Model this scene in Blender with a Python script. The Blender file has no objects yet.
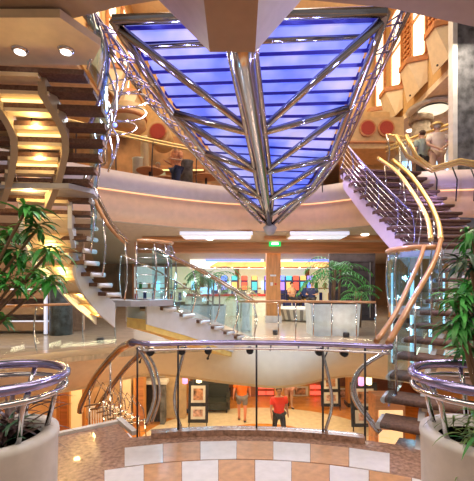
import bpy, bmesh, math, random
from mathutils import Vector, Matrix
random.seed(7)
C = bpy.context.scene.collection
PI = math.pi
EYE = 1.77; F = 372.0; CX = 237.0; HY = 286.0
def W(px, py, d): return Vector(((px-CX)/F*d, d, EYE+(HY-py)/F*d))
def V(*a): return Vector(a)

# ------------------------------------------------------------ materials
MATS = {}
def mat(name, col, rough=.5, metal=0., var=.12, scale=6., emit=None, es=0., bump=0., stretch=None, coat=0.):
    if name in MATS: return MATS[name]
    m = bpy.data.materials.new(name); m.use_nodes = True
    nt = m.node_tree; b = nt.nodes['Principled BSDF']
    b.inputs['Roughness'].default_value = rough; b.inputs['Metallic'].default_value = metal
    if coat: b.inputs['Coat Weight'].default_value = coat
    tc = nt.nodes.new('ShaderNodeTexCoord'); no = nt.nodes.new('ShaderNodeTexNoise')
    no.inputs['Scale'].default_value = scale; no.inputs['Detail'].default_value = 4
    if stretch:
        mp = nt.nodes.new('ShaderNodeMapping'); mp.inputs['Scale'].default_value = stretch
        nt.links.new(tc.outputs['Object'], mp.inputs[0]); nt.links.new(mp.outputs[0], no.inputs['Vector'])
    else: nt.links.new(tc.outputs['Object'], no.inputs['Vector'])
    r = nt.nodes.new('ShaderNodeValToRGB'); e = r.color_ramp.elements
    e[0].position = .3; e[1].position = .7
    e[0].color = (*[max(0, c*(1-var)) for c in col], 1); e[1].color = (*[min(1, c*(1+var)) for c in col], 1)
    nt.links.new(no.outputs['Fac'], r.inputs['Fac']); nt.links.new(r.outputs['Color'], b.inputs['Base Color'])
    if emit:
        b.inputs['Emission Color'].default_value = (*emit, 1); b.inputs['Emission Strength'].default_value = es
    if bump:
        bn = nt.nodes.new('ShaderNodeBump'); bn.inputs['Strength'].default_value = bump
        nt.links.new(no.outputs['Fac'], bn.inputs['Height']); nt.links.new(bn.outputs[0], b.inputs['Normal'])
    MATS[name] = m; return m
def glassmat(name, tint=(.94,.98,.985), gl=.1):
    m = bpy.data.materials.new(name); m.use_nodes = True; nt = m.node_tree; nt.nodes.clear()
    o = nt.nodes.new('ShaderNodeOutputMaterial'); mx = nt.nodes.new('ShaderNodeMixShader')
    t = nt.nodes.new('ShaderNodeBsdfTransparent'); g = nt.nodes.new('ShaderNodeBsdfGlossy')
    t.inputs[0].default_value = (*tint, 1); g.inputs[0].default_value = (.85,.95,1,1); g.inputs['Roughness'].default_value = .05
    fr = nt.nodes.new('ShaderNodeFresnel'); fr.inputs[0].default_value = 1.45
    ma = nt.nodes.new('ShaderNodeMath'); ma.operation = 'MULTIPLY'; ma.inputs[1].default_value = .38
    nt.links.new(fr.outputs[0], ma.inputs[0]); nt.links.new(ma.outputs[0], mx.inputs[0])
    nt.links.new(t.outputs[0], mx.inputs[1]); nt.links.new(g.outputs[0], mx.inputs[2]); nt.links.new(mx.outputs[0], o.inputs[0])
    MATS[name] = m; return m
GL = glassmat('clear_glass'); GB = glassmat('blue_glass', (.84,.95,.985), .5)
cream = mat('cream_paint', (.86,.70,.46), .5, var=.06)
peach = mat('peach_paint', (.88,.54,.36), .45, var=.05)
lav = mat('lavender_paint', (.74,.60,.62), .4, var=.05)
taupe = mat('taupe_paint', (.42,.31,.21), .6, var=.05)
white = mat('white_paint', (.82,.80,.78), .35)
tan = mat('tan_paint', (.66,.44,.22), .5)
wallw = mat('warm_wall', (.60,.36,.16), .5)
darkw = mat('dark_panel', (.10,.055,.04), .4, var=.4, scale=3)
slate = mat('slate_panel', (.05,.045,.06), .35, var=.3)
beamw = mat('beam_wood', (.58,.24,.09), .4, var=.25, scale=3, stretch=(.3,4,4))
colw = mat('column_wood', (.62,.29,.09), .4, var=.2, scale=4, stretch=(3,3,.4))
railw = mat('rail_wood', (.55,.27,.11), .28, var=.2, scale=5, coat=.5)
gold = mat('gold_rail', (.85,.58,.22), .25, .55, var=.08)
chrome = mat('chrome', (.72,.72,.76), .12, 1., var=.05)
bronze = mat('bronze_chrome', (.62,.52,.42), .16, 1., var=.1)
violet = mat('violet_chrome', (.40,.38,.68), .2, .9, var=.2, scale=4)
darkmet = mat('dark_metal', (.05,.05,.06), .35, .6)
carpet = mat('brown_carpet', (.16,.085,.06), .85, var=.35, scale=30, bump=.3)
string_w = mat('white_stringer', (.72,.74,.80), .3, var=.05)
string_b = mat('cream_stringer', (.52,.42,.30), .35, .3, var=.08)
granite = mat('brown_granite', (.40,.24,.17), .25, var=.45, scale=22, coat=.4)
tileA = mat('tan_tile', (.60,.32,.15), .3, var=.15, scale=12)
tileB = mat('white_tile', (.74,.72,.74), .3, var=.06, scale=12)
stone = mat('dark_stone', (.13,.13,.14), .7, var=.65, scale=5, bump=.6)
plw = mat('planter_white', (.70,.68,.64), .5, var=.12, scale=5)
soil = mat('soil', (.05,.03,.02), .9)
leafg = mat('leaf_green', (.06,.33,.06), .45, var=.7, scale=3)
leafd = mat('leaf_dark', (.03,.10,.05), .4, var=.7, scale=4)
leafp = mat('leaf_purple', (.09,.05,.05), .4, var=.6, scale=6)
leafl = mat('leaf_light', (.20,.32,.08), .5, var=.5, scale=4)
stemm = mat('stem_brown', (.22,.13,.07), .7)
warmE = mat('warm_lamp', (1,.8,.5), emit=(1,.72,.32), es=5)
warmS = mat('warm_strip', (1,.8,.5), emit=(1,.66,.24), es=2.2)
whiteE = mat('white_lamp', (1,1,1), emit=(1,.92,.78), es=4)
coolE = mat('cool_lamp', (1,1,1), emit=(.74,.74,1), es=.7)
blueE = mat('blue_lamp', (.1,.2,1), emit=(.12,.2,1), es=2.5)
cyanE = mat('cyan_lamp', (.3,.7,1), emit=(.35,.7,1), es=2.5)
redE = mat('red_lamp', (1,.1,.05), emit=(1,.1,.06), es=1.5)
pinkE = mat('pink_lamp', (1,.3,.5), emit=(1,.25,.5), es=2)
greenE = mat('exit_green', (.02,.6,.15), emit=(.02,.7,.15), es=1.0)
redp = mat('red_paint', (.60,.03,.02), .35)
redsp = mat('speaker_red', (.42,.05,.03), .7, var=.3, scale=40)

# louver panels: frosted backlit glass, lavender-white with blue drifting across
def louvermat():
    m = bpy.data.materials.new('backlit_panel'); m.use_nodes = True; nt = m.node_tree; b = nt.nodes['Principled BSDF']
    tc = nt.nodes.new('ShaderNodeTexCoord'); n = nt.nodes.new('ShaderNodeTexNoise'); n.inputs['Scale'].default_value = 1.1; n.inputs['Detail'].default_value = 3
    r = nt.nodes.new('ShaderNodeValToRGB'); e = r.color_ramp.elements
    e[0].position = .36; e[0].color = (.05,.14,.90,1); e[1].position = .64; e[1].color = (.56,.50,.78,1)
    k = r.color_ramp.elements.new(.5); k.color = (.26,.32,.92,1)
    nt.links.new(tc.outputs['Object'], n.inputs['Vector']); nt.links.new(n.outputs['Fac'], r.inputs[0])
    nt.links.new(r.outputs[0], b.inputs['Emission Color']); b.inputs['Emission Strength'].default_value = .92
    b.inputs['Base Color'].default_value = (.3,.3,.6,1); b.inputs['Roughness'].default_value = .4
    return m
louv = louvermat()
blued = mat('blue_beam', (.02,.02,.22), .4, .2, emit=(.01,.01,.6), es=.22)  # faint emission puts the blue light on the beams into the material

# ------------------------------------------------------------ mesh helpers
class MB:
    def __init__(s): s.v = []; s.f = []; s.mi = []; s.smooth = []
    def add(s, vs, fs, mi=0, sm=False):
        o = len(s.v); s.v += [tuple(v) for v in vs]
        for f in fs: s.f.append(tuple(i+o for i in f)); s.mi.append(mi); s.smooth.append(sm)
        return s
    def box(s, c, sz, rz=0, mi=0, tilt=0):
        M = Matrix.Rotation(rz, 3, 'Z') @ Matrix.Rotation(tilt, 3, 'X'); c = Vector(c)
        vs = [c + M @ Vector((x*sz[0]/2, y*sz[1]/2, z*sz[2]/2)) for x in (-1,1) for y in (-1,1) for z in (-1,1)]
        return s.add(vs, [(0,1,3,2),(4,6,7,5),(0,4,5,1),(2,3,7,6),(0,2,6,4),(1,5,7,3)], mi)
    def hexa(s, b, t, mi=0):
        n = len(b)
        return s.add(list(b)+list(t), [tuple(range(n))[::-1], tuple(range(n,2*n))]+[(i,(i+1)%n,(i+1)%n+n,i+n) for i in range(n)], mi)
    def prism(s, poly, z0, z1, mi=0): return s.hexa([(p[0],p[1],z0) for p in poly], [(p[0],p[1],z1) for p in poly], mi)
    def tube(s, pts, r, n=8, closed=False, mi=0):
        pts = [Vector(p) for p in pts]; L = len(pts); rs = r if isinstance(r, (list,tuple)) else [r]*L
        vs = []; up = None
        for i, p in enumerate(pts):
            a = pts[i-1] if (i > 0 or closed) else p; b = pts[(i+1) % L] if (i < L-1 or closed) else p
            t = (b-a).normalized() if (b-a).length > 1e-6 else V(0,0,1)
            if up is None: up = t.orthogonal().normalized()
            u = (up - t*up.dot(t)); u = u.normalized() if u.length > 1e-5 else t.orthogonal().normalized(); up = u; w = t.cross(u)
            for k in range(n):
                a2 = 2*PI*k/n; vs.append(p + (u*math.cos(a2)+w*math.sin(a2))*rs[i])
        fs = []
        for i in range(L if closed else L-1):
            j = (i+1) % L
            for k in range(n): fs.append((i*n+k, i*n+(k+1)%n, j*n+(k+1)%n, j*n+k))
        o0 = len(s.v); s.add(vs, fs, mi, True)
        if not closed:
            for c in (tuple(range(n))[::-1], tuple((L-1)*n+k for k in range(n))): s.f.append(tuple(i+o0 for i in c)); s.mi.append(mi); s.smooth.append(False)
        return s
    def lathe(s, prof, c=(0,0,0), n=24, mi=0, sm=True):
        vs = []
        for (r, z) in prof:
            for k in range(n): a = 2*PI*k/n; vs.append((c[0]+r*math.cos(a), c[1]+r*math.sin(a), c[2]+z))
        m = len(prof); fs = [(i*n+k, i*n+(k+1)%n, (i+1)*n+(k+1)%n, (i+1)*n+k) for i in range(m-1) for k in range(n)]
        s.add(vs, fs, mi, sm)
        if prof[0][0] > 1e-4: s.f.append(tuple(range(len(s.v)-m*n, len(s.v)-m*n+n))[::-1]); s.mi.append(mi); s.smooth.append(False)
        if prof[-1][0] > 1e-4: s.f.append(tuple(range(len(s.v)-n, len(s.v)))); s.mi.append(mi); s.smooth.append(False)
        return s
    def ball(s, c, r, n=10, mi=0, sq=(1,1,1)):
        pr = [(max(1e-5, r*math.sin(PI*i/n)), -r*math.cos(PI*i/n)) for i in range(n+1)]
        o = len(s.v); s.lathe(pr, (0,0,0), n+4, mi)
        for i in range(o, len(s.v)): v = s.v[i]; s.v[i] = (c[0]+v[0]*sq[0], c[1]+v[1]*sq[1], c[2]+v[2]*sq[2])
        return s
    def ribbon(s, pts, sides, w, h, mi=0):
        # rectangular section swept along pts, sides = horizontal lateral dirs; h downwards from pt
        vs = []
        for p, d in zip(pts, sides):
            p = Vector(p); d = Vector(d)
            vs += [p-d*w/2, p+d*w/2, p+d*w/2-V(0,0,h), p-d*w/2-V(0,0,h)]
        L = len(pts); fs = [(i*4+k, i*4+(k+1)%4, i*4+4+(k+1)%4, i*4+4+k) for i in range(L-1) for k in range(4)]
        fs += [(3,2,1,0), tuple((L-1)*4+k for k in range(4))]
        return s.add(vs, fs, mi)
    def leaf(s, base, d, L, w, droop=.5, n=5, mi=0, up=V(0,0,1)):
        d = Vector(d).normalized(); side = d.cross(up)
        side = side.normalized() if side.length > 1e-3 else V(1,0,0)
        p = Vector(base); vs = []
        for i in range(n+1):
            t = i/n; ww = w*math.sin(PI*min(1, .12+.88*t))*.5 if i < n else 0.001
            vs += [p-side*ww, p+V(0,0,-ww*.35), p+side*ww]
            d = (d - V(0,0,1)*droop/n).normalized(); p = p + d*L/n
        fs = []
        for i in range(n):
            a = i*3; fs += [(a,a+1,a+4,a+3),(a+1,a+2,a+5,a+4)]
        return s.add(vs, fs, mi, True)
    def build(s, name, m, parent=None, origin=None):
        me = bpy.data.meshes.new(name)
        pw = Vector(origin) if origin is not None else (parent['_w'] and Vector(parent['_w']) if parent is not None and '_w' in parent else V(0,0,0))
        me.from_pydata([tuple(Vector(v)-pw) for v in s.v], [], s.f)
        for i, p in enumerate(me.polygons): p.material_index = s.mi[i]; p.use_smooth = s.smooth[i]
        for mm in (m if isinstance(m, (list,tuple)) else [m]): me.materials.append(mm)
        bm = bmesh.new(); bm.from_mesh(me); bmesh.ops.recalc_face_normals(bm, faces=bm.faces); bm.to_mesh(me); bm.free()
        o = bpy.data.objects.new(name, me); C.objects.link(o)
        if parent is not None: o.parent = parent
        elif origin is not None: o.location = pw
        o['_w'] = list(pw) if parent is not None else list(pw)
        return o
def tag(o, label, cat, group=None):
    o['label'] = label; o['category'] = cat
    if group: o['group'] = group
    return o
def struct(o): o['kind'] = 'structure'; return o
def thing(name, loc, label, cat, group=None):
    o = bpy.data.objects.new(name, None); C.objects.link(o); o.location = loc; o['_w'] = list(loc)
    o.empty_display_size = .1
    return tag(o, label, cat, group)
def copy_tree(o, parent=None):
    c = o.copy(); C.objects.link(c); c.parent = parent
    for ch in list(o.children): copy_tree(ch, c)
    return c
def spline(pts, n=8):
    P = [Vector(p) for p in pts]; P = [P[0]*2-P[1]] + P + [P[-1]*2-P[-2]]; out = []
    for i in range(1, len(P)-2):
        for k in range(n):
            t = k/n; a,b,c,d = P[i-1],P[i],P[i+1],P[i+2]
            out.append(.5*((2*b)+(c-a)*t+(2*a-5*b+4*c-d)*t*t+(3*b-a-3*c+d)*t**3))
    out.append(P[-2]); return out
def resample(pts, n):
    L = [0]
    for a, b in zip(pts, pts[1:]): L.append(L[-1]+(b-a).length)
    out = []
    for k in range(n):
        t = L[-1]*k/(n-1); i = 0
        while i < len(L)-2 and L[i+1] < t: i += 1
        u = (t-L[i])/max(1e-9, L[i+1]-L[i]); out.append(pts[i].lerp(pts[i+1], min(1,max(0,u))))
    return out
def laterals(pts):
    out = []
    for i in range(len(pts)):
        a = pts[max(0,i-1)]; b = pts[min(len(pts)-1,i+1)]; t = Vector((b.x-a.x, b.y-a.y, 0))
        t = t.normalized() if t.length > 1e-6 else V(0,1,0); out.append(V(t.y, -t.x, 0))   # right of travel
    return out
def offs(pts, o, dz=0):
    return [p + l*o + V(0,0,dz) for p, l in zip(pts, laterals(pts))]

# ------------------------------------------------------------ setting: floors and fascias
Z0 = 0.0; ZM = .27; ZU = 4.77; ZL = -3.3; ZC = 3.5
land = [(-6,-3),(6,-3),(6,3.6),(3.2,3.6),(1.9,4.35)]
arc = [(4.52*math.sin(a), 4.52*math.cos(a)) for a in [math.radians(t) for t in range(23,-17,-3)]]
arc = [(x, y*1.0) for x, y in arc]
land += arc + [(-1.55,4.85),(-2.12,4.46),(-3.2,3.9),(-6,3.6)]
struct(MB().prism(land, -.32, 0).build('floor', [granite]))
# mosaic ring of tan and white tiles laid in the landing
b = MB(); ks = 0
for ri, (r0, r1) in enumerate([(3.80,4.24),(3.34,3.78),(2.88,3.32)]):
    for k in range(-3-ri, 4+ri):
        a0 = math.radians(k*5.6+ri*2.8); a1 = math.radians(k*5.6+5.5+ri*2.8)
        q = [(r0*math.sin(a0), r0*math.cos(a0)), (r0*math.sin(a1), r0*math.cos(a1)), (r1*math.sin(a1), r1*math.cos(a1)), (r1*math.sin(a0), r1*math.cos(a0))]
        b.prism(q, 0, .006, (k+ri) % 2)
struct(b.build('trim_1', [tileA, tileB]))
# main deck ring
ringM = spline([(-9,5.6,0),(-5.4,7.2,0),(-3.9,8.5,0),(-2,9.6,0),(0,10,0),(2,10,0),(3.9,9.4,0),(5.6,8,0),(7.5,7,0)], 6)
botM = spline([(-9.6,7.0,0),(-5.8,8.2,0),(-4.0,9.5,0),(-2.5,10.9,0),(0,9.9,0),(1.3,9.62,0),(3.6,10.8,0),(6,9,0),(8,8,0)], 6)
plank = mat('pale_planks', (.60,.48,.36), .22, var=.25, scale=3, stretch=(1,7,1), coat=.3)
outer = [(12,7),(12,30),(-12,30),(-12,5.5)]
struct(MB().prism([(p.x,p.y) for p in ringM]+outer, ZM-.25, ZM).build('floor', plank))
def fascia(top, rows, m, name):
    # rows: list of (blend list of points, z)
    vs = []; n = len(top); fs = []
    for pl, z in rows: vs += [(p.x,p.y,z) for p in pl]
    for r in range(len(rows)-1):
        for i in range(n-1): fs.append((r*n+i, r*n+i+1, (r+1)*n+i+1, (r+1)*n+i))
    k = len(rows); o = len(vs)
    b = MB(); b.add(vs, fs, 0, True)
    return struct(b.build(name, m))
def lerpl(a, b_, t): return [p.lerp(q, t) for p, q in zip(a, b_)]
inM = [p+V(0,-.03,0) for p in ringM]
struct(fascia(inM, [(inM, ZM+.02),(inM, ZM-.12),(lerpl(inM,botM,.15), ZM-.16),(lerpl(inM,botM,.45), ZM-.5),(botM, -.80),([p+V(0,.25,0) for p in botM], -.86)], mat('fascia_cream', (.88,.80,.66), .45, var=.04), 'trim_2'))
struct(MB().prism([(p.x,p.y+.2) for p in botM]+[(12,8),(12,24),(-12,24),(-12,6.5)], -.92, -.80).build('ceiling', cream))
# upper deck ring
ringU = spline([(-7.5,6.2,0),(-4.7,8.6,0),(-3.1,9.8,0),(-1.5,10.8,0),(0,11.4,0),(1.5,11.5,0),(2.6,11.2,0),(4.6,9.95,0),(6.5,9.6,0),(9,9.2,0)], 6)
def backU(dy): return [p+V(0,dy,0) for p in ringU]
carpU = mat('upper_carpet', (.30,.16,.09), .8)
struct(MB().prism([(p.x,p.y+.1) for p in ringU]+[(12,9.5),(12,26),(-12,26),(-12,6.3)], ZU-.3, ZU).build('floor', carpU))
struct(fascia(ringU, [(backU(.12), ZU+.03),(backU(0), ZU+.03),(backU(-.02), ZU-.42),(backU(.12), ZU-.46)], lav, 'trim_3'))
struct(fascia(ringU, [(backU(.16), ZU-.40),(backU(.1), ZU-.52),(backU(.02), ZU-.7),(backU(-.02), ZU-.95),(backU(.1),ZU-1.15),(backU(.4), ZC)], peach, 'trim_4'))
o = fascia(ringU, [(backU(.10), ZU-.44),(backU(.10), ZU-.49)], mat('cove_glow',(1,.7,.4),emit=(1,.55,.2),es=1.1), 'cove_light')
del o['kind']; tag(o, 'thin warm cove light line along the upper deck fascia', 'light')
cc = mat('main_ceiling', (.55,.42,.32), .5)
struct(MB().prism([(p.x,p.y+.35) for p in ringU]+[(12,10),(12,30),(-12,30),(-12,7)], ZC, ZC+.1).build('ceiling', cc))
# lower floor
orangef = mat('orange_floor', (.66,.27,.06), .22, var=.2, scale=3)
struct(MB().box((0,14,ZL-.1),(24,22,.2)).build('floor', orangef))
wm = mat('pale_floor_inlay', (.78,.66,.48), .22, var=.1)
b = MB()
for (r0, r1) in ((0.001,.5),(1.5,3.3)):
    vs = []; N = 48
    for k in range(N): a = 2*PI*k/N; vs += [(.9+r0*1.25*math.cos(a), 12.2+r0*math.sin(a), ZL+.004), (.9+r1*1.25*math.cos(a), 12.2+r1*math.sin(a), ZL+.004)]
    b.add(vs, [(2*k,2*k+1,(2*k+3)%(2*N),(2*k+2)%(2*N)) for k in range(N)])
struct(b.build('trim_5', wm))
# walls
struct(MB().box((0,17.2,-2.1),(24,.2,2.4)).build('wall_lower_back', mat('lower_wall',(.30,.11,.05),.4,var=.5,scale=1.2)))
struct(MB().box((-6.4,12.0,-2.1),(.2,10,2.4)).build('wall_lower_left', wallw))
struct(MB().box((8.4,13.0,-2.1),(.2,8,2.4)).build('wall_lower_right', wallw))
struct(MB().box((0,29,1.9),(24,.2,3.3)).build('wall_back', mat('back_wall',(.34,.20,.11),.5,var=.4,scale=1)))
struct(MB().box((0,25.5,9.2),(24,.2,9.4)).build('wall_upper_back', tan))
struct(MB().box((-11.9,17,6),(.2,24,16)).build('wall_left', tan))
struct(MB().box((11.9,18,6),(.2,22,16)).build('wall_right', tan))
struct(MB().box((0,15,14.1),(24,24,.2)).build('ceiling', cream))
# upper lounge ceilings each side and gallery walls with windows and bays
struct(MB().box((9.2,17.5,8.35),(5.4,16,.2)).build('ceiling', mat('lounge_ceiling',(.85,.70,.50),.5)))
struct(MB().box((-8.3,17.5,8.35),(7.2,16,.2)).build('ceiling', mat('lounge_ceiling',(.85,.70,.50),.5)))
struct(MB().box((1,21.5,8.35),(12,8,.2)).build('ceiling', mat('lounge_ceiling',(.85,.70,.50),.5)))
wy = mat('gallery_wall', (.62,.38,.15), .5)
struct(MB().box((6.62,17.3,11.2),(.2,15,5.7)).build('wall_gallery_right', wy))
struct(MB().box((-4.72,17.3,11.2),(.2,15,5.7)).build('wall_gallery_left', wy))
struct(MB().box((1,17.6,11.2),(11.1,.2,5.7)).build('wall_gallery_back', wy))

winE = mat('window_glow', (1,.9,.7), emit=(1,.84,.58), es=2.2)
def bay(y, side, lab, n):
    X = 6.5 if side > 0 else -4.6; s = -side
    t = thing('gallery_bay', (X, y, 8.45), lab, 'balcony')
    b = MB(); w = .52
    # box with cut-off slanted underside
    x1 = X+s*.58
    b.hexa([(X,y-w,8.75),(X,y+w,8.75),(X+s*.25,y+w*.9,8.5),(X+s*.25,y-w*.9,8.5)],[(X,y-w,9.5),(X,y+w,9.5),(x1,y+w*.55,9.5),(x1,y-w*.55,9.5)])
    b.build('bay_box', cream, t)
    MB().hexa([(X,y-w-.04,9.5),(X,y+w+.04,9.5),(x1+s*.05,y+w*.6,9.5),(x1+s*.05,y-w*.6,9.5)],[(X,y-w-.04,9.68),(X,y+w+.04,9.68),(x1+s*.05,y+w*.6,9.68),(x1+s*.05,y-w*.6,9.68)]).build('sill', beamw, t)
    MB().ball((X+s*.36,y,8.53),.035,6).build('downlight', darkmet, t)
    wnd = MB()
    for yy in (y-.5, y+.5): wnd.box((X+s*.04,yy,11.4),(.08,.10,3.3))
    for zz in (9.75,11.4,13.0): wnd.box((X+s*.04,y,zz),(.08,.95,.08))
    MB().box((X+s*.015,y,11.4),(.02,.9,3.2)).build('pane', winE, t)
    wnd.build('window_frame', beamw, t)
for i, y in enumerate([11.4, 13.2, 15.1, 16.8]):
    bay(y, 1, ['cream angular bay nearest the stone column on the right gallery wall','second cream bay from the stone column on the right gallery wall','third cream bay from the stone column, above the twin speakers','farthest cream bay on the right gallery wall'][i], i)
for i, y in enumerate([11.9, 13.6, 15.3]):
    bay(y, -1, ['cream angular bay high left, nearest the spiral staircase top','cream angular bay high left, between two other bays','farthest cream bay on the left gallery wall'][i], i)
# brown lattice screens between right windows
for i, y in enumerate([12.3, 14.15]):
    b = MB()
    for k in range(16): b.box((6.47,y,9.6+k*.2),(.06,.55,.07))
    for k in (-1,0,1): b.box((6.49,y+k*.24,11.2),(.05,.06,3.3))
    tag(b.build('lattice_screen', beamw, origin=(6.45,y,9.5)), ['brown lattice screen on right gallery wall, nearer one','brown lattice screen on right gallery wall, farther one'][i], 'screen')

# near overhead slab + faceted nose
struct(MB().prism([(-7,-3),(7,-3),(7,5.0),(2.95,4.55),(1.7,4.22),(.7,4.1),(-.8,4.1),(-1.3,4.2),(-3.1,4.75),(-7,5.4)], 4.93, 5.35).build('ceiling', taupe))
nose = MB()
yf = 4.5
pb = [(-.33,yf,4.60),(.22,yf,4.60),(.78,yf,5.23),(-.95,yf,5.23)]
pn = [(-.33,-1,4.60),(.16,-1,4.60),(.78,-1,5.23),(-.95,-1,5.23)]
nose.add(pb+pn, [(0,1,2,3),(7,6,5,4),(0,4,5,1),(1,5,6,2),(3,7,4,0)])
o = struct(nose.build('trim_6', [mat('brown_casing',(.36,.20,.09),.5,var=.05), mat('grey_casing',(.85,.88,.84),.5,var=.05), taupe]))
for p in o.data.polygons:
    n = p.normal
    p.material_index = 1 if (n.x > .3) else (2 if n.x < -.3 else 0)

# ------------------------------------------------------------ blue canopy prow
T = W(270,226,10.6); L0 = W(113,20,5.6); R0 = W(386,12,5.6)
pchrome = mat('pipe_chrome', (.46,.46,.52), .16, 1., var=.05); pbronze = mat('pipe_bronze', (.42,.36,.33), .2, 1., var=.1)
canopy = thing('glass_canopy', (0,5.6,L0.z), 'blue backlit louvred triangular canopy with chrome pipe frame hanging in the atrium', 'canopy')
Lp = [L0, W(166,104,7.0), W(215,165,8.6), W(242,198,9.6), T]
Rp = [R0, W(372,52,6.2), W(350,108,7.2), W(331,158,8.2), W(308,192,9.4), T]
def atd(P, d):
    for a, b_ in zip(P, P[1:]):
        if a.y <= d <= b_.y: return a.lerp(b_, (d-a.y)/(b_.y-a.y))
    return P[-1] if d > P[-1].y else P[0]
UP = .12
nl = 20; dd = (10.3-5.65)/nl
for k in range(nl):
    y0 = 5.65+k*dd; y1 = y0+dd*.60
    a0, a1, c0, c1 = atd(Lp,y0), atd(Lp,y1), atd(Rp,y0), atd(Rp,y1)
    u = V(0,0,UP)
    q = [a0+u+V(.07,0,0), c0+u-V(.07,0,0), c1+u-V(.07,0,0), a1+u+V(.07,0,0)]
    MB().hexa(q, [p+V(0,0,.03) for p in q]).build('light_panel', louv, canopy)
    y2 = y0+dd*.60; y3 = y0+dd*1.0
    a0, a1, c0, c1 = atd(Lp,y2), atd(Lp,y3), atd(Rp,y2), atd(Rp,y3)
    q = [a0+u+V(0,0,.03), c0+u+V(0,0,.03), c1+u+V(0,0,.03), a1+u+V(0,0,.03)]
    MB().hexa(q, [p+V(0,0,.05) for p in q]).build('louver_beam', blued, canopy)
MB().tube(Lp, [.075,.075,.07,.06,.05], 12).build('rim_pipe', pbronze, canopy)
MB().tube(Rp, [.075,.075,.075,.07,.06,.05], 12).build('rim_pipe', pchrome, canopy)
MB().tube([L0, L0.lerp(R0,.5), R0], .075, 12).build('cross_pipe', pchrome, canopy)
MB().tube([L0+V(.2,.5,-.08), R0+V(-.2,.5,-.02)], .06, 12).build('cross_pipe', pchrome, canopy)
S = [V(.06,3.9,4.9), W(243,60,5.0), W(253,118,6.4), W(261,165,8.0), W(266,200,9.4), T+V(0,0,-.02)]
MB().tube(S, [.19,.17,.14,.12,.10,.07], 16).build('spine', pchrome, canopy)
MB().tube([p+V(-.17,0,.06) for p in S[:-1]]+[T], [.05]*6, 10).build('spine_rail', pbronze, canopy)
MB().tube([p+V(.17,0,.06) for p in S[:-1]]+[T], [.05]*6, 10).build('spine_rail', pbronze, canopy)
def sp(d): return atd(S, d)
br = [(0,6.9,'R'),(7.2,6.9,'R'),(7.2,8.3,'R'),(8.2,8.3,'R'),(8.2,9.4,'R'),(9.2,9.4,'R'),(9.4,10.1,'R')]
for P, nm in ((Lp,'L'),(Rp,'R')):
    for (dr, ds, _) in br:
        e = atd(P, max(5.7,dr)); q = sp(ds)
        MB().tube([e, q], [.072,.06], 10).build('brace', pchrome if nm == 'R' else pbronze, canopy)
    # outer lattice truss
    out = [p + V((-.42 if nm=='L' else .36)*(1-.6*i/(len(P)-1)), -.05, .05) for i, p in enumerate(P[:-1])]
    out.append(T+V(-.25 if nm=='L' else .25, .1, .1))
    MB().tube(out, .035, 8).build('outer_rail', pbronze, canopy)
    out2 = [p+V(0,0,.25) for p in out]
    MB().tube(out2, .025, 8).build('outer_rail', violet, canopy)
    z = MB(); A = resample(out, 26); B = resample(list(P), 26); D = resample(out2, 26)
    for k in range(25):
        z.tube([A[k], D[k+1]], .012, 5); z.tube([D[k], A[k+1]], .012, 5)
        z.tube([A[k], B[k]] if k % 2 else [A[k], B[k+1]], .014, 5)
    z.build('lattice', violet, canopy)
MB().lathe([(0.001,-.28),(.12,-.22),(.2,-.05),(.12,.05)], T+V(0,0,0), 16).build('tip_cap', mat('grey_cap',(.4,.36,.36),.4), canopy)

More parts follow.
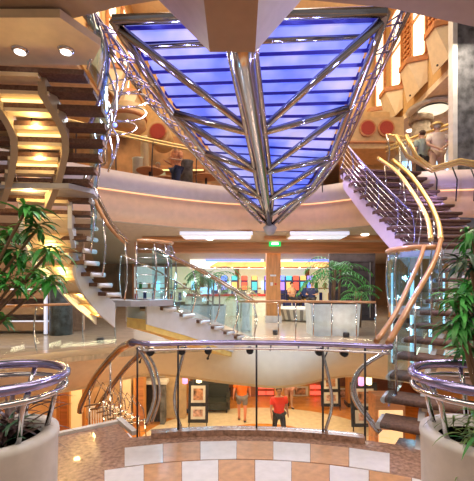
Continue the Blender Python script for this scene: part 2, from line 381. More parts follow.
# ------------------------------------------------------------ stairs
def stair(name, nodes, n, label, half=.82, so=.33, sw=.07, sh=.30, soffit=False, smat=string_w, depth=.30, strips=False, cap=True, sm2=None, lat=None, hr=None, skirt=None, pan=cream, name_r=None):
    P = resample(spline(nodes, 10), n+1); Lt = laterals(P) if lat is None else [lat]*(n+1); hr = hr or half; o = thing(name, P[0], label, 'staircase')
    for k in range(1, n+1):
        p, l = P[k], Lt[k]; f = V(-l.y, l.x, 0)
        b = MB(); z = V(0,0,1); T_ = .07
        a = [p-l*half-f*depth/2, p+l*hr-f*depth/2, p+l*hr+f*depth/2, p-l*half+f*depth/2]
        b.hexa([q-z*T_ for q in a], a)
        b.tube([p-l*half-f*depth/2-z*T_/2, p+l*hr-f*depth/2-z*T_/2], T_/2, 8)
        tr = b.build('tread', carpet, o)
        if cap:
            for s in (-1,1):
                e = p+l*s*((half if s < 0 else hr)+.02); MB().tube([e-f*depth*.45-z*.05, e+f*depth*.45-z*.05], .042, 8).build('end_cap', string_w, tr)
        b = MB(); a = [p-l*so-f*depth*.4-z*(T_+.0), p+l*so-f*depth*.4-z*T_, p+l*so+f*depth*.5-z*T_, p-l*so+f*depth*.5-z*T_]
        b.hexa([q-z*.05 for q in a], a); b.build('tread_pan', pan, tr)
        if name_r:
            q = p-z*.07; MB().hexa([q-l*half*.98+f*(depth*.42)-z*.12, q+l*hr*.98+f*(depth*.42)-z*.12, q+l*hr*.98+f*(depth*.48)-z*.12, q-l*half*.98+f*(depth*.48)-z*.12],[q-l*half*.98+f*(depth*.42), q+l*hr*.98+f*(depth*.42), q+l*hr*.98+f*(depth*.48), q-l*half*.98+f*(depth*.48)]).build('riser', name_r, tr)  # lavender boards added to stand for the bright light in the tread gaps
        if strips:
            b = MB(); q = p-z*.145
            b.hexa([q-l*so*.85-f*.02-z*.03, q+l*so*.85-f*.02-z*.03, q+l*so*.85+f*.02-z*.03, q-l*so*.85+f*.02-z*.03],[q-l*so*.85-f*.02, q+l*so*.85-f*.02, q+l*so*.85+f*.02, q-l*so*.85+f*.02])
            if k % 2: b.build('light_strip', warmS, tr)
    F_ = resample(spline(nodes, 10), 30); Lf = laterals(F_) if lat is None else [lat]*30
    for s, m_ in ((-1, sm2 or smat), (1, smat)):
        b = MB(); b.ribbon([q+l*so*s-V(0,0,.05) for q, l in zip(F_, Lf)], Lf, sw, sh); b.build('stringer', m_, o)
    if skirt:
        MB().ribbon([q-V(0,0,sh*.9) for q in F_], Lf, so*2-.02, skirt).build('under_skirt', mat('warm_skirt', (.95,.72,.25), .5), o)  # yellow lamp light under the flight is put into this colour
    if soffit:
        b = MB(); b.ribbon([q-V(0,0,sh*.72) for q in F_], Lf, so*2-sw, .03); b.build('soffit', cream, o)
        r = MB()
        for k in range(2, 28, 4):
            q, l = F_[k], Lf[k]; f = V(-l.y,l.x,0); q = q-V(0,0,sh*.72+.055)
            r.hexa([q-l*(so-.05)-f*.03-V(0,0,.025), q+l*(so-.05)-f*.03-V(0,0,.025), q+l*(so-.05)+f*.03-V(0,0,.025), q-l*(so-.05)+f*.03-V(0,0,.025)],
                   [q-l*(so-.05)-f*.03, q+l*(so-.05)-f*.03, q+l*(so-.05)+f*.03, q-l*(so-.05)+f*.03])
        r.build('soffit_rib', tan, o)
    return o, P
def balustrade(path, label, h=1.0, rail=railw, r=.035, posts=5, glass=True, second=None, bow=.12, inward=1, gm=None, parent=None, name='glass_railing', wires=0, pm=chrome, base=0.02):
    # path: base points; rail height h above
    P = resample([Vector(p) for p in path], max(8, posts*3)); Lt = laterals(P)
    o = thing(name, P[0], label, 'railing')
    top = [p+V(0,0,h) for p in P]
    MB().tube(top, r, 10).build('handrail', rail, o)
    if second: MB().tube([p+l*.16*inward+V(0,0,h*.985) for p, l in zip(P, Lt)], r*.9, 10).build('handrail', second, o)
    idx = [round(i*(len(P)-1)/(posts-1)) for i in range(posts)]
    for i in idx:
        p, l = P[i], Lt[i]
        pts = [p+V(0,0,base)] + [p+l*bow*inward*math.sin(PI*t)+V(0,0,base+(h-base)*t) for t in (.2,.4,.6,.8)] + [p+V(0,0,h)]
        MB().tube(pts, .016, 7).build('post', pm, o)
    if glass:
        for a, b_ in zip(idx, idx[1:]):
            vs = []; 
            seg = P[a:b_+1]; ls = Lt[a:b_+1]
            for q, l in zip(seg, ls):
                vs += [q+V(0,0,.06)-l*.006, q+V(0,0,h-.06)-l*.006, q+V(0,0,h-.06)+l*.006, q+V(0,0,.06)+l*.006]
            n = len(seg); fs = [(i*4+k, i*4+(k+1)%4, i*4+4+(k+1)%4, i*4+4+k) for i in range(n-1) for k in range(4)]+[(3,2,1,0), tuple((n-1)*4+k for k in range(4))]
            MB().add(vs, fs).build('glass_panel', gm or GL, o)
    for w in range(wires):
        zz = h*(w+1)/(wires+1); MB().tube([p+V(0,0,zz) for p in P], .008, 6).build('wire', chrome, o)
    return o

# left lower flight A : main deck up to mid landing
nA = [V(-.15,10.75,ZM), V(-.75,9.75,.68), V(-1.45,8.85,1.12), V(-2.2,8.1,1.48)]
sA, PA = stair('curved_staircase', nA, 7, 'white lower left flight of curved stairs reaching down to the main deck', half=.55, hr=.55, so=.42, skirt=.22, depth=.34, sh=.46)
# mid landing
def slab(poly, z0, z1, m, label, name='stair_landing'):
    c = sum((Vector((p[0],p[1],0)) for p in poly), V(0,0,0))/len(poly)
    return tag(MB().prism(poly, z0, z1).build(name, m, origin=(c.x,c.y,z0)), label, 'landing')
slab([(-3.35,7.75),(-2.1,7.35),(-1.75,7.45),(-1.35,7.9),(-1.55,8.25),(-1.95,8.6),(-3.0,8.5)], 1.36, 1.48, mat('grey_landing',(.36,.35,.38),.35), 'small grey landing where left stairs turn, ringed by a wooden rail')
nB = [V(-2.72,7.65,1.48), V(-3.1,7.25,2.0), V(-3.35,6.85,2.65), V(-3.3,6.4,3.30)]
sB, PB = stair('curved_staircase', nB, 9, 'middle left flight of curved stairs with yellow lit underside and white stringer behind the plant', soffit=True, half=.74, hr=.86, so=.40, sh=.48)
slab([(-4.3,5.75),(-2.6,5.75),(-2.35,6.1),(-2.4,6.42),(-4.3,6.42)], 3.28, 3.36, mat('grey_landing',(.36,.35,.38),.35), 'grey landing plate high on the left between the two upper flights')
nC = [V(-3.42,6.0,3.30), V(-3.05,5.65,3.75), V(-2.85,5.35,4.2), V(-3.0,5.0,4.66)]
sC, PC = stair('curved_staircase', nC, 8, 'upper left flight with warm lit open treads between curved cream stringers', strips=True, smat=string_b, sh=.24, sw=.10, so=.36, depth=.22, cap=False, lat=V(-.995,-.08,0), half=.95, hr=.95)
rB = offs(resample(spline(nB,10),24), -.80)
balustrade(rB, 'wood-topped glass rail along right side of the middle left flight', r=.04, h=1.12, posts=5, bow=.1, inward=-1, second=bronze, gm=GB)
rC = [p+V(.99,0,0) for p in resample(spline(nC,10),24)]
balustrade(rC[2:], 'bluish glass rail with chrome top beside uppermost left flight', rail=violet, r=.03, h=.95, posts=7, bow=.14, inward=-1, gm=GB)
balustrade([V(-4.25,5.78,3.36), V(-3.6,5.76,3.36), V(-3.4,5.76,3.36)], 'short glass rail on the high left landing plate', rail=chrome, r=.025, h=.9, posts=2)
lr = [V(-2.0,7.42,1.48), V(-1.72,7.5,1.48), V(-1.40,7.85,1.48), V(-1.42,8.0,1.48)]
balustrade(spline(lr,5), 'curved wooden rail with thin horizontal wires round the left mid landing', h=1.2, r=.035, posts=4, wires=6, gm=GB)
rA = offs(resample(spline(nA,10),24), -.66)[::-1]
balustrade(rA, 'glass rail with twin rails sloping down to the main deck at left flight', h=1.05, r=.028, posts=5, rail=bronze, second=chrome, bow=.16, gm=GB)
rA2 = offs(resample(spline(nA,10),24), .66)
balustrade(rA2, 'bronze rail and glass on the near side of lowest left flight', h=1.0, r=.022, posts=5, rail=bronze, bow=.1)
# chrome hoops on outer side of left stairs
b = MB()
for k, (px, py, rr) in enumerate([(126,86,.24),(131,100,.24),(128,114,.24),(120,128,.22)]):
    c = W(px, py, 6.4); b.tube([c+V(rr*math.cos(a)*1.3, .1*math.sin(a), rr*.7*math.sin(a)) for a in [2*PI*i/18 for i in range(18)]], .012, 6, True)
c0 = W(112,35,6.4); c1 = W(112,165,6.4)
b.tube(spline([c0, W(128,60,6.4), W(120,95,6.4), W(108,120,6.4), W(112,150,6.4), c1], 5), .02, 7)
b.tube(spline([W(98,30,6.4), W(106,70,6.4), W(102,110,6.4), W(118,140,6.4), W(108,172,6.4)], 5), .02, 7)
tag(b.build('chrome_hoop_screen', chrome, origin=c1), 'tall curved chrome screen with rings beside the upper left stairs', 'screen')
# blue lights on that screen
for i, (px, py) in enumerate([(107,112),(103,138),(115,125),(100,150)]):
    q = W(px,py,6.3); tag(MB().ball(q,.035,8).build('spotlight', blueE, origin=q), ['small blue lamp topmost on the chrome ring screen','small blue lamp on the left edge of the chrome ring screen','small blue lamp at the right edge of the chrome ring screen','small blue lamp lowest on the chrome ring screen'][i], 'lamp')

# right lower flight D from the near landing
nD = [V(2.30,3.72,0), V(2.95,4.75,.76), V(3.65,5.5,1.33), V(4.35,6.3,1.9), V(4.95,7.15,2.47)]
sD, PD = stair('curved_staircase', nD, 13, 'lower right flight of brown carpeted stairs rising behind the right planter', half=.85, so=.45, depth=.36, sh=.26)
slab([(4.0,7.15),(6.0,6.9),(6.2,7.9),(3.3,8.1),(3.3,7.7)], 2.36, 2.47, mat('grey_landing',(.36,.35,.38),.35), 'landing on the right where lower and upper right flights meet')
nE = [V(4.75,7.95,2.47), V(4.35,8.5,3.2), V(4.0,9.1,4.0), V(3.75,9.75,4.77)]
sE, PE = stair('curved_staircase', nE, 11, 'upper right flight under violet light climbing to the upper deck', half=1.05, so=.98, depth=.30, sh=.42, smat=lav, cap=False, lat=V(.99,.12,0), pan=carpet, name_r=lav)
lD = offs(resample(spline(nD,10),30), -.85)
hr = [p+V(0,0,1.0) for p in lD]
# wooden twin handrail on D that carries on gold up E
o = thing('handrail', lD[0], 'pair of wooden handrails climbing from the near glass railing beside the right flight', 'railing')
pathA = spline([V(1.82,4.47,1.08), W(411,303,5.0), W(434,262,5.9), W(441,240,6.6)], 6)
MB().tube(pathA, .04, 10).build('rail', railw, o)
pathB = spline([V(1.72,4.6,1.08), W(396,312,5.15), W(419,262,6.05), W(424,246,6.6)], 6)
MB().tube(pathB, .035, 10).build('rail', railw, o)
for t in (.15,.4,.65,.9):
    q = pathA[int(t*(len(pathA)-1))]; k = min(lD, key=lambda p: (p.x-q.x)**2+(p.y-q.y)**2)
    MB().tube([V(q.x,q.y,k.z+.05), V(q.x,q.y,q.z)], .014, 6).build('post', chrome, o)
for t0, t1 in ((0,.33),(.34,.66),(.67,.98)):
    q0 = pathA[int(t0*(len(pathA)-1))]; q1 = pathA[int(t1*(len(pathA)-1))]
    g0 = min(lD, key=lambda p:(p.x-q0.x)**2+(p.y-q0.y)**2).z; g1 = min(lD, key=lambda p:(p.x-q1.x)**2+(p.y-q1.y)**2).z
    e = V(.006,-.006,0)
    MB().hexa([V(q0.x,q0.y,g0+.05)-e, V(q1.x,q1.y,g1+.05)-e, V(q1.x,q1.y,g1+.05)+e, V(q0.x,q0.y,g0+.05)+e],[q0-e-V(0,0,.05),q1-e-V(0,0,.05),q1+e-V(0,0,.05),q0+e-V(0,0,.05)]).build('glass_panel', GB, o)
o = thing('handrail', W(441,240,6.7), 'pair of golden handrails curving from the right mid landing to the upper deck', 'railing')
gA = spline([W(441,240,6.7), W(438,222,7.2), W(428,200,7.9), W(411,176,8.6), W(393,160,9.2)], 6)
gB = spline([W(431,240,6.8), W(427,218,7.3), W(414,195,8.0), W(397,172,8.7), W(378,158,9.3)], 6)
MB().tube(gA, .05, 10).build('rail', gold, o); MB().tube(gB, .045, 10).build('rail', gold, o)
for g in (gA, gB):
    for i in (4, 10, 16, 22):
        q = g[i]; MB().tube([q, q+V(.05,0,-.5), q+V(-.03,0,-.95)], .014, 6).build('post', chrome, o)
# mid balcony right with round wooden rail
slab([(3.02,6.85),(3.35,6.6),(3.6,6.75),(3.75,7.2),(3.5,7.75),(3.1,7.6)], 1.24, 1.36, mat('grey_landing',(.36,.35,.38),.35), 'small rounded balcony platform behind the right wooden handrails', 'balcony_platform')
rr = [V(3.6,7.75,1.36),V(3.12,7.62,1.36),V(2.98,7.2,1.36),V(3.1,6.75,1.36),V(3.4,6.6,1.36),V(3.62,6.66,1.36)]
balustrade(spline(rr,5), 'rounded wooden rail with blue-tinted glass on the right balcony platform', h=1.1, r=.05, posts=6, gm=GB, bow=.05)
# tall blue glass screens under it
for i,(px0,px1,d) in enumerate([(392,411,7.3),(413,430,7.0),(431,444,7.5)]):
    p0 = W(px0,286,d); p1 = W(px1,286,d)
    g = MB(); g.box(((p0.x+p1.x)/2,d,1.15),(p1.x-p0.x,.014,1.7)); 
    t = thing('glass_screen', ((p0.x+p1.x)/2,d,.3), ['blue lit glass screen standing left under the right balcony','blue lit glass screen standing in the middle under the right balcony','blue lit glass screen standing right under the right balcony'][i], 'screen')
    g.build('pane', GB, t); MB().box((p0.x,d,1.15),(.025,.03,1.76)).box((p1.x,d,1.15),(.025,.03,1.76)).build('edge_strip', mat('strip_light',(.5,.8,1),emit=(.4,.75,1),es=.9), t)
# E side railings with horizontal wires
eL = [p-V(1.07,.12,0) for p in resample(spline(nE,10),20)]
balustrade(eL, 'violet lit rail with many wires on left side of the upper right flight', h=.85, r=.025, posts=6, rail=violet, wires=5, glass=False, pm=violet)
cp = [W(352,170,9.9), W(350,158,9.6), W(362,152,9.3), W(378,150,9.2)]
balustrade([V(4.5,9.9,ZU),V(3.9,9.72,ZU)][::-1], 'short gold rail at head of the upper right flight', h=.95, posts=2, rail=gold)

# upper deck rail along the ring
uT = [p+V(0,.06,ZU+.02) for p in ringU]
def part_path(P, x0, x1): return [p for p in P if x0 <= p.x <= x1]
balustrade(part_path(uT,-7,-.2), 'upper deck gold rail and glass left of the blue canopy', rail=gold, h=1.05, posts=8, second=gold, bow=.12, inward=-1, pm=darkmet, base=-.4)
balustrade(part_path(uT,.3,2.7), 'upper deck gold rail and glass right behind the canopy tip', rail=gold, h=1.05, posts=4, second=gold, pm=darkmet, base=-.4)
gr = thing('handrail', W(396,135,9.6), 'zigzag double golden handrail on the upper deck in front of two standing men', 'railing')
for s in (0,1):
    MB().tube([W(396+s*10,135,9.7), W(407+s*9,156,9.6), W(432,171-s*3,9.5), W(460,163-s*3,9.4), W(500,170-s*3,9.2)], .05, 10).build('rail', gold, gr)
for px in (408,432,452,470):
    q = W(px,166,9.5); MB().tube([q, q+V(.12,-.02,-.35), q+V(.1,0,-.9)], .018, 6).build('post', darkmet, gr)
g2 = thing('handrail', W(400,147,12.5), 'straight golden handrail sloping upward behind the two standing men', 'railing')
MB().tube([W(385,148,12.6), W(455,122,11.8)], .04, 10).build('rail', gold, g2)
MB().tube([W(385,152,12.6), W(455,126,11.8)], .03, 10).build('rail', gold, g2)
for px in (400, 445): q = W(px,145,12.2); MB().tube([q, V(q.x,q.y,ZU)], .02, 6).build('post', chrome, g2)

# ------------------------------------------------------------ near railing
o = thing('glass_railing', (0,4.45,0), 'long near glass railing with violet chrome top rail on the landing edge', 'railing')
A = [math.radians(t) for t in range(-15,23,2)] + [math.radians(22.4)]
RP = [V(4.46*math.sin(a), 4.46*math.cos(a), 0) for a in A]
RP = [V(p.x, p.y+.0, 0) for p in RP]
tp = [V(p.x, p.y, 1.09) for p in RP]
MB().tube([V(-1.24,4.36,1.12)]+tp[1:]+[V(1.82,4.40,1.07)], .03, 12).build('handrail', violet, o)
MB().tube([p-V(0,0,.07) for p in tp], .014, 8).build('under_rail', chrome, o)
kb = MB(); kb.ribbon([p+V(0,0,.07) for p in RP[1:-2]], laterals(RP[1:-2]), .13, .07); kb.build('kerb', granite, o)
for i, j in ((0,3),(3,9),(9,14),(14,17),(17,19)):
    seg = RP[i:j+1]; ls = laterals(RP)[i:j+1]; vs = []
    for q, l in zip(seg, ls): vs += [q+V(0,0,.08)-l*.006, q+V(0,0,1.0)-l*.006, q+V(0,0,1.0)+l*.006, q+V(0,0,.08)+l*.006]
    n = len(seg); MB().add(vs, [(a*4+k, a*4+(k+1)%4, a*4+4+(k+1)%4, a*4+4+k) for a in range(n-1) for k in range(4)]+[(3,2,1,0), tuple((n-1)*4+k for k in range(4))]).build('glass_panel', GL, o)
    MB().tube([seg[0]+V(0,0,.02), seg[0]+V(0,0,1.06)], .012, 6).build('post', darkmet, o)
for px, sg in ((183,-1),(322,1)):
    x = (px-CX)/F*4.46; y = math.sqrt(4.46**2-x*x)+.05
    MB().tube(spline([V(x+.02*sg,y,.05),V(x+.10*sg,y,.35),V(x+.07*sg,y,.65),V(x-.03*sg,y,1.05)],5), .02, 8).build('bowed_post', chrome, o)
for px in (152,182,250,318,341,180+28):
    x = (px-CX)/F*4.46; y = math.sqrt(4.46**2-x*x)+.04
    MB().tube([V(x,y-.02,.99),V(x,y+.06,.99)], .045, 10).build('clamp', darkmet, o)
# big chrome loops at both rail ends
for x0, s, lab in ((-1.22,1,'large bowed chrome loop under the left end of the near railing'),(1.78,-1,'large bowed chrome loop under the right end of the near railing')):
    t = thing('chrome_loop', (x0,4.62,0), lab, 'post')
    q = spline([V(x0,4.55,1.02),V(x0+s*.14-.0,4.6,.75),V(x0+s*.2,4.62,.4),V(x0+s*.1,4.6,.05)] if s>0 else [V(x0,4.42,1.0),V(x0-.3,4.5,.75),V(x0-.38,4.5,.45),V(x0-.2,4.45,.15),V(x0-.1,4.4,.03)],6)
    MB().tube(q, .026, 9).build('loop', chrome, t); MB().tube([p+V(.05,.06,0) for p in q], .018, 8).build('loop', chrome, t)
# descending stairs to the left
nG = [V(-1.85,4.95,-.2), V(-2.3,5.7,-.9), V(-2.75,6.8,-1.7), V(-2.9,8.6,-3.1)]
stair('curved_staircase', nG, 14, 'stairs leading down from the near landing on its left side', half=.48, so=.3, depth=.34)
o = thing('handrail', (-1.24,4.5,0), 'pair of bronze handrails curving down from left end of the near railing', 'railing')
g1 = spline([V(-1.24,4.42,1.10), W(118,351,5.0), W(95,378,5.7), W(82,403,6.3), W(80,412,6.4)], 6)
g2_ = spline([W(152,345,4.6), W(128,366,5.2), W(108,392,5.8), W(97,408,6.2)], 6)
MB().tube(g1, .05, 10).build('rail', bronze, o); MB().tube(g2_, .04, 10).build('rail', bronze, o)
for g in (g1,g2_):
    for i in (8,14): MB().tube([g[i], g[i]+V(.0,0,-.8)], .014, 6).build('post', chrome, o)
b = MB()
for k in range(7):
    q = W(88+k*6, 400+k*3, 5.6-.1*k); b.tube([q, q+V(.12,.02,.3), q+V(.25,.05,.1), q+V(.3,0,-.3)], .009, 5)
    b.tube([q+V(-.05,0,-.1), q+V(.3,0,-.02)], .012, 5)
tag(b.build('chrome_lattice', bronze, origin=W(100,415,5.4)), 'tangle of thin white metal bars below the left stair handrails', 'lattice')
b = MB(); b.prism([(-2.14,4.44),(-1.57,4.84),(-1.52,4.78),(-2.1,4.38)],0,.035); b.prism([(-1.57,4.84),(-1.24,4.40),(-1.19,4.44),(-1.52,4.9)],0,.05)
struct(b.build('trim_7', plw))

# main deck ring rail
mT = [p+V(0,.08,ZM+.02) for p in ringM]
balustrade(part_path(mT,-7.0,-2.9), 'main deck glass rail with wooden top at far left', h=1.06, posts=6, bow=.18, inward=-1, r=.03)
balustrade(part_path(mT,-.1,3.9), 'main deck glass rail with wooden top running in front of the column', h=1.06, posts=8, bow=.14, r=.032, rail=railw)
# little brackets on lower fascia
for i, px in enumerate((148,210,270,298,327,385)):
    d = 9.85 if 200 < px < 330 else 10.0
    x = (px-CX)/F*d; q = V(x, min(inM, key=lambda p: abs(p.x-x)).y-.02, ZM)
    tag(MB().tube([q+V(.05,-.02,-.02), q+V(.02,-.06,-.2), q+V(-.06,-.02,-.42)], .018, 6).ball(q+V(-.06,-.02,-.42),.035,6).build('rail_bracket', darkmet, origin=q), 'small dark curved bracket on the cream fascia below the main deck rail', 'bracket', 'brackets on the lower cream fascia')

# ------------------------------------------------------------ planters
def bushy(root, c, n, L, w, m, up=.6, droop=1.2, name='foliage', spread=.1):
    b = MB()
    for k in range(n):
        a = random.uniform(0,2*PI); e = random.uniform(up-.5, up+.6)
        b.leaf(Vector(c)+V(random.uniform(-spread,spread),random.uniform(-spread,spread),random.uniform(-spread,spread)), (math.cos(a),math.sin(a),e), L*random.uniform(.7,1.15), w*random.uniform(.7,1.2), droop*random.uniform(.6,1.3), 6)
    return b.build(name, m, root)
def round_planter(x, y, label, rad=.415):
    t = thing('round_planter', (x,y,0), label, 'planter')
    MB().lathe([(rad-.02,0),(rad-.01,.05),(rad,.62),(rad+.01,.665),(rad+.005,.70),(rad-.05,.71),(rad-.10,.70),(rad-.12,.62)],(x,y,0),40).build('pot', plw, t)
    MB().lathe([(.001,.64),(rad-.11,.64)],(x,y,0),24).build('soil', soil, t)
    R = rad+.055
    for zz, r in ((1.11,.036),(1.02,.022)):
        MB().tube([V(x+R*math.cos(a), y+R*math.sin(a), zz) for a in [2*PI*k/40 for k in range(40)]], r, 10, True).build('ring_rail', violet if zz > 1.05 else chrome, t)
    for k in range(6):
        a = PI/3*k+.45 if x < 0 else PI/3*k+.3
        MB().tube([V(x+(rad-.08)*math.cos(a), y+(rad-.08)*math.sin(a), .69), V(x+(rad-.02)*math.cos(a), y+(rad-.02)*math.sin(a), .95), V(x+R*math.cos(a), y+R*math.sin(a), 1.07)], .02, 8).build('rail_post', chrome, t)
    for k in range(10):
        a = 2*PI*k/10+.2; q = V(x+R*math.cos(a), y+R*math.sin(a), 1.132); MB().ball(q, .012, 5).build('bulb', whiteE, t)
    return t
xl = (-5-CX)/F*2.7; xr = (484-CX)/F*2.7
round_planter(xl, 2.7, 'round white planter with chrome ring rail at lower left corner')
round_planter(xr, 2.7, 'round white planter with chrome ring rail at lower right corner')
p = thing('spiky_plant', (xl,2.7,.68), 'dark purple-green spiky plant inside the lower left planter', 'plant')
bushy(p, (xl+.02,2.7,.72), 60, .46, .04, leafp, up=1.0, droop=1.3, spread=.12)
bushy(p, (xl+.05,2.62,.70), 18, .30, .03, leafd, up=.9, droop=1.0, name='shoot', spread=.12)
def dracaena(base, heads, label, m=leafg, L=.42, w=.055, n=34):
    t = thing('dracaena_plant', base, label, 'plant'); base = Vector(base)
    for h in heads:
        h = Vector(h); mid = (base+h)/2+V(random.uniform(-.05,.05),0,0)
        MB().tube(spline([base+V(random.uniform(-.06,.06),random.uniform(-.06,.06),0), mid, h], 5), .013, 7).build('stem', stemm, t)
        bushy(t, h, n, L, w, m if random.random() < .85 else leafd, up=.35, droop=1.5, spread=.05)
    return t
lb = V(-3.0,3.4,.66)
hs = [W(px,py,3.35+random.uniform(-.25,.25)) for px,py in ((26,210),(38,228),(12,232),(50,252),(22,256),(4,256),(36,272),(14,282),(48,280),(-6,275),(-6,318),(-10,240))]
dracaena(lb, hs, 'large leafy green dracaena reaching up at left in front of stairs', L=.24, w=.042, n=30)
t = thing('plant_pot', (-3.0,3.4,0), 'white pot just outside the left edge holding the tall dracaena', 'pot')
MB().lathe([(.22,0),(.3,.6),(.34,.62),(.34,.70),(.26,.70)],(-3.0,3.4,0),28).build('pot', plw, t); MB().lathe([(.001,.66),(.28,.66)],(-3.0,3.4,0),20).build('soil', soil, t)
rb = V(xr+.12,2.75,.62)
hs = [W(px,py,2.85+random.uniform(-.15,.25)) for px,py in ((458,300),(456,330),(472,235),(482,255),(466,288),(478,300),(462,318),(474,335),(466,348),(485,318),(484,285),(470,262))]
dracaena(rb, hs, 'tall green dracaena rising from the lower right planter', L=.22, w=.035, n=36)
p = thing('fern', (xr-.1,2.6,.68), 'low feathery green fern spilling inside the lower right planter', 'plant')
bushy(p, (xr-.12,2.6,.72), 90, .26, .018, leafl, up=.5, droop=1.6, spread=.15)
bushy(p, (xr-.05,2.55,.74), 60, .24, .02, leafg, up=.7, droop=1.6, spread=.15, name='frond')
def palm(c, h, label, spread=1.0, n=13, m=leafg):
    t = thing('potted_palm', c, label, 'plant'); c = Vector(c)
    for k in range(3):
        a = k*2.1; q = c+V(.12*math.cos(a),.12*math.sin(a),0)
        MB().tube([q, q+V(.05,0,h*.55)], .035, 6).build('stem', stemm, t)
    b = MB()
    for k in range(n):
        a = 2*PI*k/n+random.uniform(-.2,.2); e = random.uniform(.5,1.6); p0 = c+V(0,0,h*random.uniform(.35,.6)); d = V(math.cos(a),math.sin(a),e).normalized()
        p_ = p0; LL = spread*random.uniform(.8,1.2); pts = []
        for i in range(10):
            pts.append((p_.copy(), d.copy())); d = (d-V(0,0,.2)).normalized(); p_ = p_ + d*LL/10
        b.tube([q for q,_ in pts], .012, 4)
        for i,(q,dd_) in enumerate(pts[2:]):
            s = dd_.cross(V(0,0,1)).normalized()
            for sg in (-1,1): b.leaf(q, s*sg+dd_*.7-V(0,0,.15), .30*spread*(1-.06*i), .035, .5, 2)
    b.build('foliage', m, t); return t
def box_planter(c, sz, label):
    t = thing('box_planter', c, label, 'planter'); x,y,z = c
    b = MB(); b.hexa([(x-sz[0]*.46,y-sz[1]/2,z),(x+sz[0]*.46,y-sz[1]/2,z),(x+sz[0]*.46,y+sz[1]/2,z),(x-sz[0]*.46,y+sz[1]/2,z)],[(x-sz[0]/2,y-sz[1]/2-.03,z+sz[2]),(x+sz[0]/2,y-sz[1]/2-.03,z+sz[2]),(x+sz[0]/2,y+sz[1]/2,z+sz[2]),(x-sz[0]/2,y+sz[1]/2,z+sz[2])])
    b.build('pot', mat('pale_planter',(.62,.68,.68),.4,var=.1), t)
    MB().box((x,y,z+sz[2]+.01),(sz[0]*.9,sz[1]*.86,.03)).build('soil', soil, t)
box_planter((2.95,11.6,ZM), (1.5,.9,.95), 'large pale box planter on the main deck, right of centre')
palm((3.05,11.6,ZM+.96), 1.9, 'arching palm in the large pale box planter right of centre', 1.3, 24)
palm((4.35,13.5,ZM), 2.4, 'palm standing beside the dark panel, right of the box planter', 1.0, 12)
box_planter((-1.2,13.5,ZM), (1.6,.8,.8), 'pale box planter on the main deck behind the left stair foot')
palm((-1.0,13.5,ZM+.8), 2.0, 'tall palm in the planter behind the left stair foot', 1.15, 26, mat('palm_green',(.05,.20,.06),.5,var=.6,scale=3))
palm((.05,17.5,ZM), 2.2, 'light green palm near the bar, left of the column', 1.0, 12, leafl)

# ------------------------------------------------------------ main deck interior
t = thing('column', (1.5,15.5,ZM), 'square orange wood column with white base below the green exit sign', 'column')
MB().box((1.5,15.5,(ZM+ZC)/2+.1),(.58,.5,ZC-ZM-.2)).build('shaft', colw, t); MB().box((1.5,15.5,ZM+.14),(.66,.58,.28)).build('base', plw, t)
MB().box((1.48,15.22,2.2),(.24,.03,.07)).build('plaque', white, t); MB().box((1.42,15.22,1.85),(.1,.03,.14)).build('switch', white, t)
MB().box((1.58,15.22,1.85),(.07,.03,.07)).build('call_button', redp, t)
x1 = (400-CX)/F*15.3
t = thing('column', (x1,15.3,ZM), 'orange wood column at the right end of the wooden beam', 'column'); MB().box((x1,15.3,(ZM+ZC)/2),(.75,.5,ZC-ZM-.02)).build('shaft', colw, t); MB().box((x1,15.3,ZM+.1),(.8,.55,.2)).build('base', darkw, t)
struct(MB().box((2.2,14.9,3.3),(12.5,.35,.42)).build('trim_8', beamw))
t = thing('exit_sign', (1.48,14.5,3.2), 'green lit exit sign on the wooden beam above the column', 'sign')
MB().box((1.48,14.55,3.42),(.46,.06,.2)).build('sign_face', greenE, t); MB().box((1.48,14.51,3.42),(.26,.02,.07)).build('symbol', whiteE, t); MB().box((1.48,14.55,3.6),(.05,.05,.2)).build('hanger', plw, t)
# ceiling light coves
for i,(px0,px1) in enumerate(((182,252),(288,345))):
    d = 12.15; x0=(px0-CX)/F*d; x2=(px1-CX)/F*d
    t = thing('ceiling_light', ((x0+x2)/2,d,ZC-.1), ['long pale rectangular ceiling light left of canopy tip','long pale rectangular ceiling light right of canopy tip'][i], 'light')
    MB().box(((x0+x2)/2,d,ZC-.07),(x2-x0,.9,.12)).build('housing', cream, t); MB().box(((x0+x2)/2,d,ZC-.14),(x2-x0-.1,.8,.03)).build('diffuser', coolE, t)
    MB().box(((x0+x2)/2,d-.47,ZC-.07),(x2-x0,.03,.10)).build('side_panel', coolE, t)
for i,(px,d) in enumerate([(210,13.6),(238,13.2),(310,13.4),(365,12.4),(385,13.0)]):
    q = V((px-CX)/F*d, d, ZC-.03); tag(MB().lathe([(.001,-.02),(.1,-.02),(.14,.02)],q,14).build('downlight', whiteE, origin=q), 'small round downlight in the main deck ceiling', 'light', 'downlights in the main deck ceiling')
# coffer strips
for i,(x,y,w) in enumerate([(-2.2,13.2,2.2),(4.4,12.9,1.6),(1.4,13.0,.9)]):
    tag(MB().box((x,y,ZC-.06),(w,.5,.1)).build('ceiling_panel', beamw, origin=(x,y,ZC)), ['wooden ceiling panel above the left stair foot','wooden ceiling panel right of the long lights','small wooden ceiling panel behind canopy tip'][i], 'ceiling panel')
